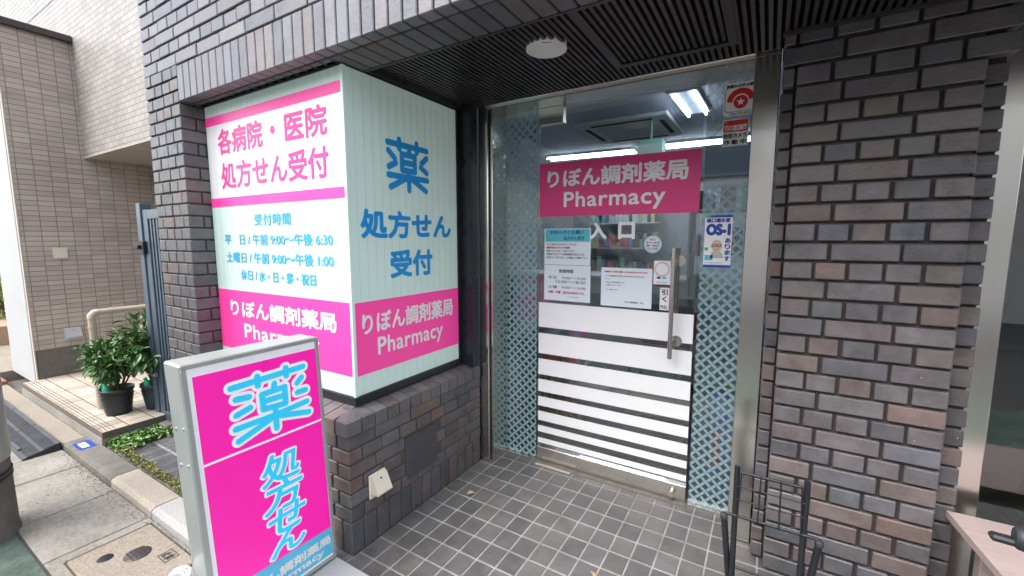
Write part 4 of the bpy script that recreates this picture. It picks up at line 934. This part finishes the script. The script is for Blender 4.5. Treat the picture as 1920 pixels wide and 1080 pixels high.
for p_, q_ in ((h0, bb_), (bb_, st_), (bb_, rear), (st_ - Z * .08, rear), (h0 + Z * .05, st_ - Z * .20)): b.tube([p_, q_], .014, seg=10)
b.build('frame', M['gate'], bk)
b = MB(); b.obox(st_ - fwd * .16 - ax * .07, fwd * .26, ax * .14, Z * .05, ch=.02); b.build('saddle', M['rubber'], bk)

# ================================================================== GATE, PIPE RAIL, NEIGHBOUR
gt = thing('garden_gate', 'slate blue aluminium bar gate between the brick pier and the porch', 'gate', (-3.9, 1.36, 0))
b = MB(); b.box((-4.10, 1.345, .02), (-4.03, 1.415, 1.72), ch=.003); b.build('gate_post', M['gate'], gt)
b = MB(); b.box((-4.022, 1.355, .03), (-3.945, 1.395, 1.67), ch=.003); b.box((-3.944, 1.355, 1.60), (-3.20, 1.395, 1.668), ch=.003); b.box((-3.944, 1.355, .03), (-3.20, 1.395, .13), ch=.003); b.build('leaf_frame', M['gate'], gt)
x = -3.925
while x < -3.2: b = MB(); b.box((x, 1.362, .131), (x + .022, 1.388, 1.599)); b.build('bar', M['gate'], gt); x += .052
b = MB(); b.box((-4.06, 1.33, 1.34), (-3.99, 1.352, 1.44), ch=.004); b.box((-4.12, 1.31, 1.38), (-4.03, 1.329, 1.41), ch=.004); b.build('latch', M['blackm'], gt)
b = MB(); b.box((-4.06, 1.32, .40), (-3.99, 1.352, .43), ch=.004); b.tube([(-4.10, 1.33, .415), (-4.06, 1.33, .415)], .012, seg=10); b.build('drop_bolt', M['steel'], gt)
b = MB(); b.box((-3.93, 1.30, -.03), (-3.80, 1.42, .060), ch=.008); tag(b.build('stone_block', M['concrete_d']), 'rough concrete block under the foot of the blue gate', 'block')
b = MB(); b.tube([(-3.36, 1.44, -.05), (-3.36, 1.44, 2.10)], .028, seg=16); tag(b.build('downpipe', M['cream']), 'cream downpipe just left of the brick pier', 'pipe')
hr = thing('handrail', 'beige pipe handrail rising from the tiled porch', 'handrail', (-4.506, 1.139, .10))
b = MB(); b.tube([(-4.506, 1.139, .101), (-4.506, 1.139, .84)], .025, seg=18); b.build('post', M['pipe'], hr)
b = MB(); b.tube([(-4.506, 1.139, .835), (-4.506, 1.141, .862), (-4.506, 1.155, .878), (-4.506, 1.18, .882)], .028, seg=18); b.build('elbow', M['pipe'], hr)
b = MB(); b.tube([(-4.506, 1.139, .765), (-4.506, 1.139, .775)], .029, seg=18); b.build('collar', M['pipe'], hr)
b = MB(); b.tube([(-4.506, 1.175, .882), (-4.506, 2.3, .882)], .024, seg=18); b.tube([(-4.506, 1.25, .882), (-4.506, 1.262, .882)], .028, seg=18); b.build('rail', M['pipe'], hr)
b = MB(); b.tube([(-4.506, 2.26, .101), (-4.506, 2.26, .86)], .022, seg=14); b.build('post', M['pipe'], hr)
b = MB(); b.lathe(V(-4.506, 1.139, .1005), [(.055, 0), (.05, .006), (.026, .008)], seg=20); b.build('base_flange', M['pipe'], hr)

nb = thing('tiled_house', 'neighbouring house clad in beige tiles with an overhanging upper floor', 'house', (-6, 2, 0))
b = MB(); b.box((-6.02, 1.095, .38), (-6.0, 6.5, 3.36)); b.build('side_wall', M['ntile_x'], nb)
b = MB(); b.box((-6.9, 1.082, .05), (-6.055, 1.14, 3.36)); b.box((-6.88, 1.1405, .05), (-6.0205, 6.5, 3.36)); b.build('white_wall_end', M['wpaint'], nb)
b = MB(); b.box((-6.054, 1.086, .05), (-5.998, 1.0945, 3.36)); b.build('corner_trim', M['beigew'], nb)
b = MB(); b.box((-6.054, 1.10, .05), (-5.994, 6.5, .379)); b.build('plinth', mat('dark_grey_plinth', (.13, .12, .105), .85, nscale=20, namp=.25, bump=.3), nb)
b = MB(); b.box((-6.95, 1.05, 3.361), (-5.95, 1.588, 3.42), ch=.005); b.build('coping', M['cap'], nb)
b = MB(); b.box((-12, 1.590, 3.421), (-6.001, 1.64, 8)); b.box((-5.999, 1.590, 2.275), (-3.32, 1.64, 8)); b.build('upper_wall', M['ntile_y'], nb)
b = MB(); b.box((-12, 1.588, 3.86), (-3.32, 1.5895, 3.875), (1, 1, 1), 0); b.build('wall_joint', M['cap'], nb)
b = MB(); b.box((-5.999, 1.6405, 2.27), (-3.32, 6.5, 2.40)); b.box((-5.999, 1.588, 2.262), (-3.32, 1.64, 2.2745)); b.build('soffit', M['beigew'], nb)
b = MB(); b.box((-5.99, 4.2, .05), (-3.31, 4.3, 2.27)); b.build('back_wall', M['ntile_y'], nb)
b = MB(); b.box((-3.31, 1.42, -.05), (-3.292, 6.5, 2.27)); b.build('party_wall', M['beigew'], nb)
b = MB(); b.box((-7.2, .82, -.046), (-6.55, .98, .03), ch=.006); tag(b.build('brick_step', mat('red_brick_step', (.24, .10, .065), .7, nscale=20, namp=.3)), 'low reddish brick step in front of the white wall end', 'step')

# utility pole at the left edge
up_ = thing('utility_pole', 'thick concrete utility pole with a grey guard sleeve at the left edge', 'utility pole', (-3.345, .305, -.05))
b = MB(); o = V(-3.345, .305, -.052); b.lathe(o, [(.178, 0), (.172, .05), (.168, .5), (.15, 8)], seg=36); b.build('shaft', M['concrete_d'], up_)
b = MB(); b.lathe(o, [(.172, .40), (.174, .405), (.171, 2.0), (.169, 2.0)], seg=36); b.build('guard_sleeve', M['alu'], up_)
b = MB()
for z in (.30, .325): b.lathe(o, [(.1715, z), (.1745, z + .003), (.1745, z + .015), (.1712, z + .018)], seg=36)
b.build('strap', M['blackm'], up_)

# weeds and moss: uncountable ground cover
b = MB()
def wd(n, fx, fy, zz, ln, cols, up=.6):
    for k in range(n):
        p = V(fx(), fy(), zz); d = V(random.uniform(-1, 1), random.uniform(-1, 1), random.uniform(.1, up)); c = random.choice(cols); kk = random.uniform(.7, 1.4)
        leaf(b, p + V(0, 0, random.uniform(.0, .035)), d, Z + rv() * .5, random.uniform(*ln), random.uniform(*ln) * .75, tuple(v * kk for v in c))
WG = [(.10, .22, .035), (.075, .17, .03), (.14, .27, .06), (.06, .14, .03)]
def trix(): return 0
for k in range(1300):
    t = random.random(); y = .995 + t * .40; xa = -3.935 + (0 if random.random() < .85 else random.uniform(0, .1)); x = xa + random.random() ** 1.3 * (.24 - .10 * t)
    wd(1, lambda: x, lambda: y, .004, (.018, .036), WG)
tag(b.build('ivy_weeds', M['leaf']), 'low green ivy weeds growing between the porch and the charcoal paving', 'weeds', kind='stuff')
b = MB(); MG = [(.22, .20, .045), (.16, .19, .04), (.26, .22, .07), (.12, .16, .035)]
for k in range(1500):
    x = -3.75 + random.random() * 1.6; wdt = .035 + .03 * math.sin(x * 9) ** 2; y = .990 + random.random() * wdt + (0.05 if random.random() < .03 else 0)
    wd(1, lambda: x, lambda: y, .002, (.008, .022), MG, 1.2)
tag(b.build('moss_strip', M['leaf']), 'yellowish moss and grass strip along the back of the kerb', 'moss', kind='stuff')
b = MB()
for k in range(900):
    x = random.uniform(-4.2, -2.2); y = .846 - abs(random.gauss(0, .032)) - (random.uniform(0, .3) if random.random() < .12 else 0); r = random.uniform(.0015, .0042); c = random.choice([(.22, .18, .13), (.30, .27, .22), (.14, .11, .08), (.38, .35, .31)])
    if y < .5: continue
    b.obox(V(x, y, -.0455), V(r, r * .4, 0), V(-r * .5, r, 0), V(0, 0, r * .7), c)
tag(b.build('grit', mat('sandy_grit', attr=True, rough=.95)), 'fine sandy grit gathered in the gutter at the foot of the kerb', 'grit', kind='stuff')
# garden at far left
def bush(name, cx, cy, z, rx, ry, rz, n, cols, ln, label):
    t = thing(name, label, 'shrub', (cx, cy, z)); b = MB()
    for k in range(14):
        a = random.uniform(0, 6.28); b.tube([V(cx, cy, z), V(cx + rx * .3 * math.cos(a), cy + ry * .3 * math.sin(a), z + rz * .8), V(cx + rx * .7 * math.cos(a), cy + ry * .7 * math.sin(a), z + rz * random.uniform(1, 1.7))], [.012, .008, .003], seg=5)
    b.build('stem', M['bark'], t); b = MB(); lumps = [(rv() * .55, random.uniform(.35, .6)) for k in range(12)]
    for k in range(n):
        q, rr_ = random.choice(lumps); u = q + rv() * rr_ * random.uniform(.5, 1); p = V(cx + u.x * rx, cy + u.y * ry, z + rz + u.z * rz)
        if p.z < z: continue
        c = random.choice(cols); kk = random.uniform(.65, 1.4); leaf(b, p, u.normalized() + rv(), Z + rv(), random.uniform(*ln), random.uniform(*ln) * .5, tuple(v * kk for v in c))
    b.build('foliage', M['leaf'], t)
bush('shrub', -9.6, 1.55, .30, .8, .5, .38, 1500, [(.24, .30, .05), (.30, .33, .08), (.18, .26, .05)], (.05, .09), 'yellow green shrub in the planter left of the white wall end')
bush('shrub', -10.6, 1.9, .05, .9, .7, .8, 1800, [(.04, .13, .03), (.06, .17, .04)], (.07, .14), 'dark green shrub rising behind the yellow green one')
b = MB(); b.box((-10.6, 1.12, .05), (-8.7, 1.20, .33), ch=.008); b.box((-10.6, 1.201, .05), (-8.7, 2.1, .30)); tag(b.build('planter', mat('tan_planter_brick', (.38, .26, .17), .8, nscale=10, namp=.2)), 'tan brick planter holding the yellow green shrub', 'planter')
b = MB(); b.box((-16, 3.0, 0), (-6.92, 3.2, 5)); tag(b.build('garden_wall', M['wpaint']), 'pale wall behind the shrubs at the far left', 'wall')

t = thing('leafy_plant', 'dim broad leaved plant behind the lower part of the right hand window', 'potted plant', (.95, 2.40, 0))
b = MB(); b.lathe(V(.95, 2.40, -.003), [(.001, 0), (.09, 0), (.12, .22), (.11, .22), (.10, .19), (.001, .19)], seg=24); b.build('pot', M['pot'], t)
b = MB(); b.tube([(.95, 2.40, .18), (.94, 2.39, .55), (.93, 2.38, .80)], [.012, .010, .006], seg=8); b.build('stem', M['bark'], t)
b = MB()
for k, (zz, a, ln) in enumerate(((.45, 3.4, .34), (.55, .6, .32), (.62, 2.6, .36), (.70, 4.6, .30), (.76, 3.9, .36), (.80, 1.6, .30), (.80, 3.0, .34))):
    leaf(b, V(.94, 2.38, zz), V(math.cos(a) * .6, math.sin(a) * .15, .55 if k % 2 else -.5), Y * -1, ln, .13, (.05, .16, .07))
b.build('foliage', M['leaf'], t)

# dry leaves on the tiles
def dryleaf(x, y, a, label):
    b = MB(); d = V(math.cos(a), math.sin(a), .12); leaf(b, V(x, y, .004), d, Z + V(.3, .2, 0), .052, .030, (1, 1, 1)); o = b.build('dry_leaf', M['bark_leaf']); tag(o, label, 'leaf', 'dry leaves on the tiles')
dryleaf(-1.40, 1.835, .9, 'curled dry leaf lying on the tiles near the low brick wall')
dryleaf(-.56, 1.62, 2.2, 'tiny dry leaf at the bottom edge of the tiled floor')
# sheet of worn metal by the threshold
b = MB(); b.box((-1.225, 2.335, .0006), (-.985, 2.372, .004), ch=.001); tag(b.build('floor_plate', mat('worn_pinkish_plate', (.40, .33, .29), .6, nscale=20, namp=.2)), 'worn pale strip plate on the floor at the foot of the door', 'plate')

# ================================================================== ACROSS THE STREET (seen in the glass and steel)
oh = thing('opposite_house', 'beige house across the street, seen only as a reflection in the door glass', 'house', (-1, -7, 0))
b = MB(); b.box((-9, -7.6, -.05), (7, -6.6, 4.4)); b.build('wall', M['cream_w'], oh)
for k, (x, z) in enumerate(((-7, .9), (-4.8, .9), (1.6, .9), (4.2, .9), (-7, 2.9), (-4.8, 2.9), (-1.5, 2.9), (1.6, 2.9), (4.2, 2.9))):
    b = MB(); b.box((x, -6.599, z), (x + 1.3, -6.58, z + 1.3)); b.build('window', M['panel_dark'], oh)
sr = thing('outside_stair', 'steel stair across the street, seen only as a reflection in the door glass', 'stair', (-1, -6, 0))
for k in range(14):
    b = MB(); b.box((-2.35 - k * .22, -6.4, .10 + k * .20), (-2.05 - k * .22, -5.5, .14 + k * .20)); b.build('tread', M['concrete'], sr)
for y in (-6.42, -5.49):
    b = MB(); b.obox(V(-1.95, y, -.04), V(-3.2, 0, 2.92), Y * .03, Z * .18); b.build('stringer', M['shelf'], sr)
    b = MB(); b.tube([(-2.05, y, 1.0), (-5.1, y, 3.78)], .025, seg=8); b.build('rail', M['shelf'], sr)
